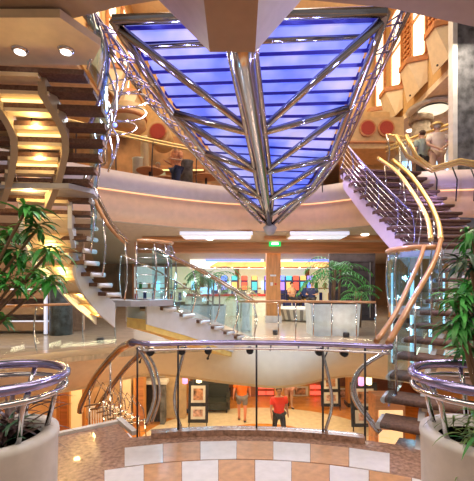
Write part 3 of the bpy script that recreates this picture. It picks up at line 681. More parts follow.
# bar
t = thing('bar_counter', (-.6,19,ZM), 'curved white fronted bar counter with red top on the main deck', 'counter')
MB().box((-.3,19,ZM+.5),(4.6,.7,1.0)).build('front', mat('bar_front',(.80,.82,.70),.3,emit=(.8,.9,.6),es=.15), t); MB().box((-.3,19,ZM+1.04),(4.8,.85,.10)).build('top', redp, t)
MB().box((-1.6,18.9,ZM+1.24),(.5,.4,.35)).build('ice_box', cyanE, t)
t = thing('bar_canopy', (.6,19.4,2.7), 'orange wooden hood hanging above the bar', 'canopy')
MB().hexa([(-1.4,18.6,2.72),(6.2,18.6,2.72),(6.2,20,2.72),(-1.4,20,2.72)],[(-1.0,18.9,3.0),(5.8,18.9,3.0),(5.8,19.8,3.0),(-1.0,19.8,3.0)]).build('hood', mat('orange_wood',(.75,.30,.07),.4,var=.3,scale=3), t)
for k in range(9): MB().ball((-1.1+.85*k,18.7,2.68),.05,6).build('lamp', warmE, t)
# bright lit signboards high behind
for i,(px0,px1) in enumerate(((190,264),(280,330))):
    d=24; x0=(px0-CX)/F*d; x2=(px1-CX)/F*d
    t = thing('lit_panel', ((x0+x2)/2,d,2.9), ['white backlit panel with blue stripe left of the column','white backlit panel with blue stripe right of the column'][i], 'light panel')
    MB().box(((x0+x2)/2,d,3.18),(x2-x0,.1,.6)).build('face', mat('panel_face',(1,1,1),emit=(1,.97,.9),es=1.0), t); MB().box(((x0+x2)/2+.4,d-.07,3.40),((x2-x0)*.75,.05,.14)).build('stripe', blueE, t)
# gaming machines with lit screens
mp = None
cols = [blueE, cyanE, mat('violet_lamp',(.4,.2,1),emit=(.4,.25,1),es=1.2), mat('amber_lamp',(1,.6,.2),emit=(1,.5,.15),es=1.0), redE, mat('teal_lamp',(.1,.6,.6),emit=(.1,.6,.7),es=.9)]
for k in range(12):
    x = 1.9+k*.44 if k < 7 else -1.4+(k-7)*.62; y = 23.2
    t = thing('gaming_machine', (x,y,ZM), ('tall gaming machine with lit screen in the row right of the column' if k<7 else 'tall gaming machine with lit screen in the row behind the bar'), 'gaming machine', 'gaming machines right of the column' if k<7 else 'gaming machines behind the bar')
    MB().hexa([(x-.2,y-.3,ZM),(x+.2,y-.3,ZM),(x+.2,y+.3,ZM),(x-.2,y+.3,ZM)],[(x-.2,y-.05,ZM+2.1),(x+.2,y-.05,ZM+2.1),(x+.2,y+.3,ZM+2.1),(x-.2,y+.3,ZM+2.1)]).build('cabinet', mat('machine_blue',(.04,.06,.25),.3), t)
    MB().box((x,y-.16,ZM+1.5),(.32,.06,.5),tilt=-.12).build('screen', cols[k%6], t); MB().box((x,y-.10,ZM+2.0),(.34,.08,.28)).build('top_sign', cols[(k*5+2)%6], t)
    MB().box((x,y-.28,ZM+1.0),(.34,.2,.06)).build('button_deck', chrome, t)
# small far round tables / pedestal
for i,(px,d) in enumerate([(246,12.4),(198,15.5)]):
    x=(px-CX)/F*d
    t = thing('pedestal', (x,d,ZM), ['white pedestal with spray of pale flowers left of the column','white pedestal with flowers close to the left stair foot'][i], 'pedestal')
    MB().lathe([(.17,0),(.14,.1),(.12,.5),(.15,1.0),(.19,1.05)],(x,d,ZM),20).build('shaft', plw, t)
    f = thing('flower_arrangement', (x,d,ZM+1.05), ['spray of pale flowers on the pedestal left of the column','spray of pale flowers on the pedestal near the stair foot'][i], 'flowers')
    bushy(f, (x,d,ZM+1.15), 40, .45, .06, mat('pale_flower',(.75,.7,.5),.5,var=.4,scale=8), up=.9, droop=1.2, name='bloom'); 
# patterned circular dais
t = thing('round_dais', (2.6,16.5,ZM), 'low round dais with striped side right of the column', 'dais')
b = MB()
for k in range(60):
    a0 = 2*PI*k/60; a1 = 2*PI*(k+1)/60; R=1.35
    b.add([(2.9+.9*R*math.cos(a0),16.9+R*math.sin(a0),ZM+.05),(2.9+.9*R*math.cos(a1),16.9+R*math.sin(a1),ZM+.05),(2.9+R*1.05*math.cos(a1),16.9+R*1.1*math.sin(a1),ZM+.5),(2.9+R*1.05*math.cos(a0),16.9+R*1.1*math.sin(a0),ZM+.5)],[(0,1,2,3)],k%2)
b.build('side', [mat('stripe_pale',(.72,.70,.55),.4), mat('stripe_dark',(.25,.24,.2),.4)], t)
MB().lathe([(.001,.52),(1.4,.52),(1.4,.46)],(2.9,16.9,ZM),40).build('top', plw, t)
# dark doorway panel right, lit shop front elements
t = thing('door_panel', (4.95,14.9,ZM), 'dark slatted panel wall beside the right wood column', 'panel')
MB().box((5.0,16.2,1.85),(2.0,.12,3.15)).build('panel', slate, t); MB().box((5.75,16.1,1.6),(.04,.05,2.4)).build('handle', chrome, t); MB().box((5.35,16.12,1.15),(.12,.03,.10)).build('red_light', redE, t)
for k in range(9): MB().box((5.0,16.13,.5+k*.33),(1.9,.03,.03)).build('slat', darkmet, t)
# shop windows at back
for i in range(6):
    x = -6.5+2.6*i
    t = thing('shop_window', (x,27.6,ZM), ['bright shop window, leftmost in the back of the main deck','bright shop window, second from left in the back','bright shop window directly behind the bar','bright shop window behind the column','bright shop window behind the gaming machines','bright shop window, rightmost in the back'][i], 'shop window')
    MB().box((x,27.7,1.9),(2.3,.08,2.6)).build('backlight', mat('shop_glow%d'%(i%2),(1,.9,.6),emit=((1,.86,.55) if i%2 else (.85,.95,1)),es=.42), t)
    MB().box((x-1.2,27.6,1.9),(.12,.12,3.0)).box((x+1.2,27.6,1.9),(.12,.12,3.0)).box((x,27.6,1.6),(2.4,.1,.08)).build('frame', beamw, t)
    for k in range(7): MB().box((x-.95+.32*k,27.5,1.0+.8*(k%2)),(.22,.1,.4+.1*(k%3))).build('display_item', [redp,leafg,mat('machine_blue',(.04,.06,.25)),tan,gold,cyanE,white][k], t)
# left side of main deck: columns and lit shelves
sx=(61-CX)/F*11.5
t = thing('column', (sx,11.5,ZM), 'dark marbled column with blue light edge behind the far left rail', 'column')
MB().lathe([(.33,0),(.33,ZC-ZM)],(sx,11.5,ZM),28).build('shaft', mat('blue_stone',(.06,.09,.11),.3,var=.8,scale=5), t)
MB().box((sx-.42,11.4,1.85),(.08,.08,3.1)).build('light_strip', coolE, t)
b_ = mat('side_counter',(.46,.28,.16),.4)
for i in range(3):
    z0 = ZM+.25+i*.5; t = thing('wall_shelf', (-7.3,11.9,z0), ['lowest long wooden ledge with lit edge at far left','middle long wooden ledge with lit edge at far left','highest long wooden ledge with lit edge at far left'][i], 'shelf')
    MB().box((-7.3,11.95,z0),(3.2,.6,.28)).build('ledge', b_, t); MB().box((-7.3,11.63,z0+.15),(3.2,.04,.04)).build('light_edge', coolE, t)
struct(MB().box((-7.6,12.4,1.9),(5.0,.15,3.2)).build('wall_main_left', mat('wall_brown',(.40,.26,.17),.4,var=.3)))
# right stone column
t = thing('column', (6.2,10.0,ZM), 'tall rough dark stone column with pale side strip at right edge', 'column')
MB().box((6.22,10.02,7.1),(.76,.34,13.7)).build('shaft', stone, t)
MB().box((5.78,9.96,7.1),(.12,.22,13.7)).build('edge_strip', plw, t)

# ------------------------------------------------------------ upper deck contents
t = thing('speaker_box', (4.9,14.9,7.6), 'tan soffit box with two round red speakers, right of the canopy', 'speaker')
d=13.2
q0 = W(377,131,d)
MB().box((q0.x-.1,d+1.0,(q0.z+.5+8.24)/2),(1.6,.8,8.24-q0.z-.5)).build('hanger', tan, t)
MB().hexa([(q0.x-1.2,d,q0.z-.62),(q0.x+.95,d,q0.z-.62),(q0.x+.95,d+1.5,q0.z-.7),(q0.x-1.2,d+1.5,q0.z-.7)],[(q0.x-1.3,d,q0.z+.45),(q0.x+.95,d,q0.z+.5),(q0.x+.95,d+1.5,q0.z+.8),(q0.x-1.3,d+1.5,q0.z+.8)]).build('case', tan, t)
MB().box((q0.x-.15,d-.04,q0.z-.40),(2.1,.08,.06)).build('ledge', beamw, t)
for px in (367.5,386):
    c = W(px,128.5,d-.03); b = MB(); b.tube([c, c+V(0,-.05,0)], .30, 24); b.build('speaker_ring', beamw, t); b = MB(); b.tube([c+V(0,-.04,0), c+V(0,-.07,0)], .24, 24); b.build('speaker_cone', redsp, t)
c = W(158,132,13.5); t = thing('speaker_box', c, 'single round red speaker set in tan drum left of the canopy', 'speaker')
MB().tube([c+V(0,1.0,0), c], .42, 24).build('case', tan, t); MB().tube([c+V(0,.02,0), c+V(0,-.05,0)], .32, 24).build('speaker_ring', beamw, t); MB().tube([c+V(0,-.03,0), c+V(0,-.08,0)], .27, 24).build('speaker_cone', redsp, t)
c = W(128,118,12.5)
t = thing('curved_balcony', c, 'rounded tan balcony drum under the left gallery bays', 'balcony')
MB().lathe([(.4,-.5),(.6,-.3),(.6,.3),(.5,.35)],c,36).build('drum', tan, t); MB().lathe([(.61,-.1),(.64,-.02),(.61,.06)],c,36).build('trim', beamw, t)
t = thing('column', W(421,100,14)-V(0,0,0), 'round stone column standing behind the men on the upper deck', 'column')
cx_ = (421-CX)/F*14
MB().lathe([(.32,ZU),(.32,8.2)],(cx_,14,0),24).lathe([(.42,7.9),(.42,8.24)],(cx_,14,0),24).build('shaft', mat('stone_light',(.42,.34,.26),.7,var=.4,scale=8), t)
c = W(433,101,13.5); c.z = 8.2
t = thing('ceiling_ring_light', c, 'large round recessed ceiling light on the upper deck right', 'light')
MB().lathe([(.5,.0),(.75,-.10),(.9,0)],c,36).build('rim', plw, t); MB().lathe([(.001,-.12),(.5,-.06)],c,36).build('diffuser', mat('soft_lamp',(1,.9,.8),emit=(1,.85,.6),es=1.2), t)
for i,(x,y) in enumerate([(7.6,11.6),(7.2,15.5),(8.6,14.2),(7.8,17.5)]): tag(MB().lathe([(.001,-.02),(.12,-.02),(.15,.02)],(x,y,8.24),14).build('downlight', whiteE, origin=(x,y,8.24)), 'small round downlight in the upper lounge ceiling', 'light', 'downlights in the upper lounge ceiling')
for i,(px0,px1) in enumerate(((400,414),(423,439),(441,457))):
    d=19.4; x0=(px0-CX)/F*d; x2=(px1-CX)/F*d
    t = thing('lounge_window', ((x0+x2)/2,d,6.0), ['blue daylight window left of the round column on upper deck','blue daylight window between the column and the two men','blue daylight window right behind the white shirted man'][i], 'window')
    MB().box(((x0+x2)/2,d,8.0-.8),(x2-x0,.08,2.4)).build('pane', mat('day_pane',(.5,.75,1),emit=(.45,.72,1),es=1.8), t); MB().box((x0,d-.03,7.2),(.1,.12,2.5)).box((x2,d-.03,7.2),(.1,.12,2.5)).build('frame', beamw, t)
struct(MB().box((8.6,19.7,6.55),(6.4,.15,3.5)).build('wall_lounge_right', tan))
# left upper lounge items
for i,(px,py,w,h,mm) in enumerate([(139,150,.45,1.6,plw),(145,140,.3,2.4,cream),(186,165,.5,1.5,stone)]):
    d=13.6; x=(px-CX)/F*d
    tag(MB().lathe([(w*.5,0),(w*.5,h),(w*.56,h+.05)],(x,d,ZU),20).build('lounge_pillar', mm, origin=(x,d,ZU)), ['short white round pillar in the upper left lounge','tall slim cream pillar in the upper left lounge','grey stone stub pillar behind the woman in orange'][i], 'pillar')
for i,(px,d) in enumerate([(150,12.2),(166,13.2),(206,12.9)]):
    x=(px-CX)/F*d
    t = thing('lounge_table', (x,d,ZU), ['round lounge table, left one behind the upper rail','round lounge table, middle one behind the upper rail','round lounge table, right one behind the upper rail'][i], 'table')
    MB().lathe([(.42,.74),(.45,.77),(.42,.8)],(x,d,ZU),24).build('tabletop', beamw, t); MB().lathe([(.25,0),(.04,.05),(.04,.74)],(x,d,ZU),16).build('pedestal', darkmet, t)
for i,(px0,px1,z) in enumerate([(118,160,6.3),(150,205,6.75)]):
    d=15.86; x0=(px0-CX)/F*d; x2=(px1-CX)/F*d
    t = thing('lounge_bar', ((x0+x2)/2,d,z), ['lower lit wooden shelf at back of the left lounge','upper lit wooden shelf at back of the left lounge'][i], 'shelf')
    MB().box(((x0+x2)/2,d,z),(x2-x0,.5,.16)).build('ledge', beamw, t); MB().box(((x0+x2)/2,d-.2,z-.1),(x2-x0-.1,.05,.04)).build('strip_lamp', warmS, t)
struct(MB().box((-3.6,16.2,6.5),(7,.15,3.5)).build('wall_lounge_left', mat('lounge_brown',(.42,.20,.08),.5,var=.5,scale=1.5)))

# overhead downlights by left stairs and the soffit they sit in
t = thing('stair_soffit', (-2.9,5.0,4.8), 'cream soffit with two round downlights above upper left stairs', 'soffit')
MB().prism([(-4.4,4.2),(-2.0,4.2),(-1.72,4.7),(-2.0,5.1),(-4.4,5.1)],4.80,4.90).build('panel', cream, t)
for px,py in ((20,50),(66,50)):
    d=(4.80-EYE)*F/(HY-py); x=(px-CX)/F*d; c=V(x,d,4.80)
    dl = MB().lathe([(.07,-.03),(.10,-.015),(.105,.0)],c,20).build('downlight_rim', chrome, t); MB().lathe([(.001,-.045),(.068,-.035)],c,18).build('bulb', whiteE, dl)

# ------------------------------------------------------------ lower deck contents
def easel(px, d, label, w=.62, h=1.45, lean=.1, px2=None):
    x=(px-CX)/F*d; t = thing('picture_easel', (x,d,ZL), label, 'easel')
    MB().hexa([(x-w/2,d-.03,ZL+.15),(x+w/2,d-.03,ZL+.15),(x+w/2,d+.02,ZL+.15),(x-w/2,d+.02,ZL+.15)],[(x-w/2,d+.17,ZL+h+.15),(x+w/2,d+.17,ZL+h+.15),(x+w/2,d+.22,ZL+h+.15),(x-w/2,d+.22,ZL+h+.15)]).build('board', darkmet, t)
    for k,(z0,z1) in enumerate(((.28,.72),(.85,1.45))):
        b = MB(); y0=d-.05+.137*(z0-.15)-0.0; y1=d-.05+.137*(z1-.15)
        b.add([(x-w*.36,y0,ZL+z0),(x+w*.36,y0,ZL+z0),(x+w*.36,y1,ZL+z1),(x-w*.36,y1,ZL+z1)],[(0,1,2,3)]); pr = b.build('mount', plw, t)
        b = MB(); e=.02; b.add([(x-w*.24,y0-e+.01,ZL+z0+.1),(x+w*.24,y0-e+.01,ZL+z0+.1),(x+w*.24,y1-e-.01,ZL+z1-.1),(x-w*.24,y1-e-.01,ZL+z1-.1)],[(0,1,2,3)]); b.build('picture', mat('painting%d'%k,(.45,.22,.12) if k else (.5,.3,.25),.5,var=.9,scale=7), pr)
    for s in (-1,1): MB().tube([V(x+s*w*.45,d-.06,ZL),V(x+s*w*.25,d+.2,ZL+h+.3)],.02,6).build('leg', darkmet, t)
    MB().tube([V(x,d+.6,ZL),V(x,d+.2,ZL+h+.2)],.02,6).build('leg', darkmet, t)
easel(198,13.4,'black easel with two framed pictures left of centre on lower deck', .72)
easel(365,13.0,'black easel with framed pictures at right on lower deck', .95, 1.5)
easel(331,15.2,'black easel with pictures beside the red lit wall, right of the men', .8, 1.4)
def wallpic(px,py,d,w,h,label,m='painting0',fr=darkmet):
    c=W(px,py,d); t = thing('framed_picture', c, label, 'picture')
    MB().box(c,(w,.06,h)).build('frame', fr, t); MB().box(c-V(0,.035,0),(w*.8,.02,h*.8)).build('mount', plw, t); MB().box(c-V(0,.05,0),(w*.55,.02,h*.55)).build('canvas', mat(m,(.5,.3,.2),.5,var=.9,scale=7), t)
wallpic(300,391,17.0,.9,.55,'framed picture on dark wall behind man in red','painting1',gold)
wallpic(340,393,17.0,1.0,.6,'wide framed picture on the right of lower back wall','painting0',gold)
wallpic(222,393,17.0,.8,.5,'framed picture on lower back wall left of the orange-shirted person','painting1')
for i,(px,mm) in enumerate(((262,redE),(270,redE),(318,redE),(312,redE))):
    for k in range(2):
        c=W(px,387+6*k,17.05); tag(MB().box(c,(.32,.05,.16)).build('wall_light', mm, origin=c), ['red lit strip','red lit strip','red lit strip','red lit strip'][i]+' on the dark lower back wall', 'light', 'red strips on the lower back wall')
for i,(px,py,mm) in enumerate(((185,379,pinkE),(199,378,warmE),(361,381,pinkE),(369,380,warmE),(391,400,warmE))):
    c=W(px,py,12.6); t = thing('pendant_lamp', c, ['pink pendant lamp left on lower deck','warm yellow pendant lamp above the left easel','pink pendant lamp right on lower deck','warm yellow pendant lamp above the right easel','warm lantern lamp near the right lower stairs'][i], 'lamp')
    MB().lathe([(.05,-.16),(.09,-.14),(.09,.14),(.05,.16)],c,14).build('lamp_shade', mm, t); MB().tube([c+V(0,0,.15), V(c.x,c.y,-.9)],.01,5).build('cord', darkmet, t)
for i,(px,d,w) in enumerate(((174,14.5,.35),(186,15.0,.3),(240,16.6,.3),(281,16.0,.55),(352,15.8,.45),(128,13.6,.3))):
    x=(px-CX)/F*d; z=ZL
    t = thing('column', (x,d,z), ['brown square column left of the left easel on lower deck','slim brown column behind the left easel','slim dark column behind the orange-shirted person','orange square column behind the man in red','brown square column right on lower deck','pale column by the lower left doorway'][i], 'column')
    MB().box((x,d,-2.09),(w,w,2.38)).build('shaft', colw if i!=5 else cream, t); MB().box((x,d,ZL+.08),(w+.08,w+.08,.16)).build('base', darkmet, t)
# sofa
def sofa(x,y,label,m):
    t = thing('armchair', (x,y,ZL), label, 'chair')
    MB().box((x,y,ZL+.28),(.9,.8,.3)).build('seat', m, t); MB().box((x,y+.38,ZL+.62),(.95,.18,.75),tilt=-.12).build('backrest', m, t)
    for s in (-1,1): MB().box((x+s*.46,y,ZL+.4),(.14,.8,.5)).build('armrest', m, t)
    for sx_ in (-1,1):
        for sy_ in (-1,1): MB().box((x+sx_*.4,y+sy_*.32,ZL+.065),(.06,.06,.13)).build('leg', darkmet, t)
sofa((217-CX)/F*15.2,15.2,'dark armchair left of the orange-shirted person',mat('dark_leather',(.03,.035,.03),.35))
sofa((204-CX)/F*16.2,16.0,'dark armchair half hidden behind the left easel',mat('dark_leather',(.03,.035,.03),.35))
# doorways left
for i,(px0,px1,d,mm,lab) in enumerate(((71,83,12.5,mat('lit_door',(.9,.75,.4),.5,emit=(1,.75,.3),es=.5),'pale yellow lit door at lower left behind the planter'),(60,68,12.2,beamw,'orange framed opening at lower left next to planter'),(136,144,13.5,beamw,'brown door panel left of the dark opening'))):
    x0=(px0-CX)/F*d; x2=(px1-CX)/F*d
    t = thing('lit_doorway', ((x0+x2)/2,d,ZL), lab, 'doorway')
    MB().box(((x0+x2)/2,d,ZL+1.05),(x2-x0,.06,2.1)).build('door_leaf', mm, t)
    MB().box((x0-.04,d-.02,ZL+1.08),(.08,.12,2.16)).box((x2+.04,d-.02,ZL+1.08),(.08,.12,2.16)).box(((x0+x2)/2,d-.02,ZL+2.16),(x2-x0+.16,.12,.08)).build('frame', colw, t)
x=(152-CX)/F*13.8
t = thing('fireplace', (x,13.8,ZL), 'dark recessed fireplace with pale mantel left of the pink lamp', 'fireplace')
MB().box((x-.42,13.8,ZL+.75),(.16,.4,1.5)).box((x+.42,13.8,ZL+.75),(.16,.4,1.5)).build('pillar', stone, t); MB().box((x,13.95,ZL+.7),(.7,.1,1.4)).build('firebox', darkmet, t); MB().box((x,13.75,ZL+1.55),(1.2,.5,.12)).build('mantel', plw, t)
MB().box((x,14.0,ZL+1.95),(.9,.06,.6)).build('mirror', chrome, t)
struct(MB().box((-4.1,14.3,-2.1),(4.3,.15,2.38)).build('wall_lower_inner', mat('beige_wall',(.66,.47,.28),.5)))
for i,px in enumerate((92,108)):
    d=12.0; x=(px-CX)/F*d
    t = thing('slatted_chair', (x,d,ZL), ['white slatted chair under the left handrails, left one','white slatted chair under the left handrails, right one'][i], 'chair')
    MB().box((x,d,ZL+.45),(.5,.48,.05)).build('seat', white, t)
    b = MB()
    for k in range(6): b.box((x-.2+.08*k,d+.24,ZL+.78),(.03,.03,.6))
    b.box((x,d+.24,ZL+1.08),(.5,.04,.05)); b.build('backrest', white, t)
    for s in (-1,1):
        for s2 in (-1,1): MB().box((x+s*.22,d+s2*.21,ZL+.215),(.04,.04,.43)).build('leg', white, t)
# right lower: lantern shelf
x=(388-CX)/F*9.5
t = thing('display_cabinet', (x,9.5,ZL), 'lit wooden display cabinet behind lower right stairs', 'cabinet')
MB().box((x,9.6,ZL+1.15),(.75,.5,2.3)).build('body', beamw, t)
for k in range(3): MB().box((x,9.33,ZL+.75+k*.5),(.6,.03,.4)).build('lit_shelf', mat('shelf_glow',(1,.8,.5),emit=(1,.6,.25),es=.8), t)

# ------------------------------------------------------------ people
skin = mat('skin', (.62,.36,.25), .6, var=.05)
def skinmesh(name, nodes, edges, radii, m, parent, w, root=0, sub=1):
    me = bpy.data.meshes.new(name); me.from_pydata([tuple(v) for v in nodes], edges, []); me.materials.append(m)
    o = bpy.data.objects.new(name, me); C.objects.link(o)
    md = o.modifiers.new('skin', 'SKIN'); 
    if not me.skin_vertices:
        pass
    sv = me.skin_vertices[0].data if me.skin_vertices else None
    if sv is None:
        bpy.context.view_layer.objects.active = o; o.select_set(True); bpy.ops.mesh.customdata_skin_add(); sv = me.skin_vertices[0].data
    for i, v in enumerate(sv): v.radius = radii[i] if isinstance(radii[i], tuple) else (radii[i], radii[i]); v.use_root = (i == root)
    md.use_smooth_shade = True
    s = o.modifiers.new('sub', 'SUBSURF'); s.levels = sub; s.render_levels = sub
    o.parent = parent; o['_w'] = w; return o
def person(loc, rz, label, shirt, trousers, hair, pose='stand', shorts=False, H=1.0, hat=None, armpose='down', sk=skin, group=None):
    t = thing('person', loc, label, 'person', group); t.rotation_euler = (0,0,rz); t.scale = (H*1.12,H*1.08,H)
    w = [0,0,0]
    sit = pose == 'sit'
    hz = .93
    N = {}; order = []
    def nd(k, p, r): N[k] = (len(order), V(*p), r); order.append(k)
    nd('pel',(0,0,hz),(.15,.11)); N['low'] = (0,V(0,0,hz-(.2 if shorts else .07)),(.15,.11)); nd('waist',(0,0,hz+.15),(.125,.095)); nd('chest',(0,.0,hz+.36),(.155,.11)); nd('sh',(0,0,hz+.49),(.10,.075)); nd('neck',(0,0,hz+.57),.052); nd('chin',(0,-.02,hz+.63),(.062,.07)); nd('face',(0,-.01,hz+.71),(.078,.092)); nd('crown',(0,0,hz+.79),(.06,.07))
    E = [('pel','waist'),('waist','chest'),('chest','sh'),('sh','neck'),('neck','chin'),('chin','face'),('face','crown')]
    for s, a in ((-1,'l'),(1,'r')):
        if sit: hip=(s*.1,0,hz-.03); kn=(s*.12,-.42,hz-.02); an=(s*.12,-.38,hz-.46); to=(s*.12,-.55,hz-.50)
        elif pose == 'walk': hip=(s*.09,0,hz-.06); kn=(s*.1,-.14*s-.02,.49); an=(s*.09,-.10*s+.08,.09); to=(s*.10,-.10*s-.08,.04)
        else: hip=(s*.09,0,hz-.06); kn=(s*.1,-.015,.48); an=(s*.11,.02,.08); to=(s*.13,-.14,.035)
        nd('hip'+a,hip,.092); nd('knee'+a,kn,.058); nd('calf'+a,tuple(Vector(kn).lerp(Vector(an),.35)+V(0,.02,0)),.055); nd('ank'+a,an,.038); nd('toe'+a,to,(.042,.03))
        E += [('pel','hip'+a),('hip'+a,'knee'+a),('knee'+a,'calf'+a),('calf'+a,'ank'+a),('ank'+a,'toe'+a)]
        sh=(s*.185,0,hz+.46)
        if armpose == 'back': el=(s*.27,.10,hz+.20); wr=(s*.07,.20,hz+.04)
        elif armpose == 'bent' : el=(s*.25,.02,hz+.19); wr=(s*.16,-.24,hz+.20)
        elif armpose == 'walk': el=(s*.25,.06*s+.02,hz+.18); wr=(s*.27,-.10+.12*s,hz-.04)
        else: el=(s*.25,.02,hz+.17); wr=(s*.27,-.04,hz-.07)
        nd('shl'+a,sh,.058); nd('elb'+a,el,.042); nd('wri'+a,wr,.028)
        dr = (Vector(wr)-Vector(el)).normalized(); pm = Vector(wr)+dr*.07
        nd('palm'+a,tuple(pm),(.036,.018))
        E += [('sh','shl'+a),('shl'+a,'elb'+a),('elb'+a,'wri'+a),('wri'+a,'palm'+a)]
        side = V(0,1,0) if abs(dr.y) < .8 else V(1,0,0)
        for f in range(4):
            b0 = pm+side*(.024-.016*f)+dr*.03; ln=(.05,.06,.056,.042)[f]
            nd('f%d%s'%(f,a),tuple(b0),.009); nd('g%d%s'%(f,a),tuple(b0+dr*ln+V(-s*.012,0,0)),.007)
            E += [('palm'+a,'f%d%s'%(f,a)),('f%d%s'%(f,a),'g%d%s'%(f,a))]
        th = Vector(wr)+dr*.03-side*.035; nd('th'+a,tuple(th),.011); nd('ti'+a,tuple(th+dr*.04-side*.015),.008); E += [('wri'+a,'th'+a),('th'+a,'ti'+a)]
    pts = [N[k][1] for k in order]; rad = [N[k][2] for k in order]; ed = [(N[a][0],N[b][0]) for a,b in E]
    skinmesh('body', pts, ed, rad, sk, t, w)
    def sub(name, keys, edges, grow, m, trims=None):
        idx = {k:i for i,k in enumerate(keys)}; P_ = []; R_ = []
        for k in keys:
            p = N[k][1].copy(); r = N[k][2]; r = r if isinstance(r,tuple) else (r,r)
            if trims and k in trims: o_, f = trims[k]; p = N[o_][1].lerp(p, f)
            P_.append(p); R_.append((r[0]+grow, r[1]+grow))
        return skinmesh(name, P_, [(idx[a],idx[b]) for a,b in edges], R_, m, t, w)
    sub('shirt', ['chest','waist','pel','low','sh','shll','shlr','elbl','elbr'], [('low','pel'),('pel','waist'),('waist','chest'),('chest','sh'),('sh','shll'),('sh','shlr'),('shll','elbl'),('shlr','elbr')], .034, shirt, {'elbl':('shll',.75),'elbr':('shlr',.75)})
    if shorts: sub('shorts', ['pel','hipl','hipr','kneel','kneer'], [('pel','hipl'),('pel','hipr'),('hipl','kneel'),('hipr','kneer')], .024, trousers, {'kneel':('hipl',.85),'kneer':('hipr',.85)})
    else: sub('trousers', ['pel','hipl','hipr','kneel','kneer','calfl','calfr','ankl','ankr'], [('pel','hipl'),('pel','hipr'),('hipl','kneel'),('hipr','kneer'),('kneel','calfl'),('kneer','calfr'),('calfl','ankl'),('calfr','ankr')], .018, trousers)
    f = N['face'][1]; 
    b = MB(); b.ball(f+V(0,.022,.035), .098, 12, sq=(.92,1.02,.95)); 
    b.v = [(x, max(y, f.y-.055-(z-f.z)*.0) if z < f.z+.06 else y, max(z, f.z-.04)) for x,y,z in b.v]
    # keep hair off the face: push front-low vertices back
    b.v = [(x, (f.y+.015 if (y < f.y+.015 and z < f.z+.055) else y), z) for x,y,z in b.v]
    ho = b.build('hair', hair, None); ho.parent = t
    b = MB()
    for s in (-1,1): b.ball(f+V(s*.032,-.088,.008), .011, 6)
    e = b.build('eyes', darkmet, None); e.parent = t
    b = MB(); b.hexa([f+V(-.012,-.085,-.03),f+V(.012,-.085,-.03),f+V(.012,-.105,-.028),f+V(-.012,-.105,-.028)],[f+V(-.006,-.085,.01),f+V(.006,-.085,.01),f+V(.005,-.09,.01),f+V(-.005,-.09,.01)]); e = b.build('nose', sk, None); e.parent = t
    b = MB(); b.box(f+V(0,-.088,-.052),(.045,.012,.010)); e = b.build('mouth', mat('lip',(.45,.16,.13),.5), None); e.parent = t
    b = MB()
    for s in (-1,1): b.ball(f+V(s*.085,.005,0), .022, 6, sq=(.5,.8,1.3))
    e = b.build('ears', sk, None); e.parent = t
    for s, a in ((-1,'l'),(1,'r')):
        q = N['toe'+a][1]; an = N['ank'+a][1]; b = MB(); m_ = (q+an)/2
        b.ball(V(m_.x,m_.y-.02,max(.035, min(q.z,an.z-.03))), .055, 8, sq=(.85,2.3,.62) if not sit else (.85,2.3,.6)); e = b.build('shoe', darkmet, None); e.parent = t
    if hat:
        b = MB(); b.lathe([(.16,.055),(.165,.065),(.10,.075),(.095,.14),(.06,.16),(.001,.162)], tuple(f), 20); e = b.build('hat', hat, None); e.parent = t
    return t
black = mat('black_cloth',(.03,.03,.035),.8); grey = mat('grey_cloth',(.30,.36,.32),.8); wcl = mat('white_cloth',(.80,.66,.60),.8); orc = mat('orange_cloth',(.90,.20,.02),.8); rdc = mat('red_cloth',(.75,.05,.03),.8)
hb = mat('brown_hair',(.06,.03,.02),.7); hg = mat('grey_hair',(.5,.47,.42),.7); beige = mat('beige_cloth',(.66,.50,.36),.8); mult = mat('coral_cloth',(.80,.30,.16),.8,var=.4,scale=14); navy = mat('navy_cloth',(.03,.04,.12),.8)
skr = mat('sunlit_skin',(.70,.28,.18),.6,var=.05)  # redder skin tone
person(((242-CX)/F*14,14,ZL), PI, 'person in orange shirt and grey shorts seen from behind on the lower deck', orc, mat('grey_short',(.22,.2,.2),.8), hb, 'walk', True, 1.04, armpose='walk', sk=skr)
person(((279-CX)/F*12.2,12.2,ZL), .15, 'man in red shirt and black trousers walking on the lower deck', rdc, black, hb, 'walk', armpose='walk', sk=mat('tan_skin',(.42,.22,.14),.6,var=.05))
person(((287-CX)/F*16.0,15.4,ZL), .2, 'person in beige top standing behind the man in red', beige, mat('khaki_cloth',(.5,.25,.2),.8), hb, shorts=True)
person(((422-CX)/F*11.3,11.3,ZU), PI+.3, 'man in grey shirt standing at left of white shirted man on the upper deck', grey, black, hb, H=.98)
person(((437-CX)/F*11.0,11.0,ZU), PI-.1, 'man in white shirt with straw hat, hands behind back, on the upper deck', wcl, beige, hg, H=1.03, hat=mat('straw',(.70,.52,.2),.7), armpose='back')
person(((179-CX)/F*13.0,12.4,ZU), -.8, 'woman in coral top and dark trousers standing at upper left rail', mult, navy, hb, armpose='bent')
person(((158-CX)/F*14.3,14.3,ZU), .6, 'person in pale green shirt farther back in the upper left lounge', mat('pale_green_cloth',(.62,.66,.5),.8), black, hg, armpose='bent')
def stool(x,y,label):
    t = thing('bar_stool', (x,y,ZM), label, 'stool')
    MB().lathe([(.18,.72),(.2,.76),(.18,.8)],(x,y,ZM),18).build('seat', mat('stool_yellow',(.72,.45,.08),.5), t); MB().lathe([(.03,.03),(.03,.72)],(x,y,ZM),10).build('pole', chrome, t); MB().lathe([(.2,0),(.2,.02),(.04,.05)],(x,y,ZM),18).build('base', chrome, t)
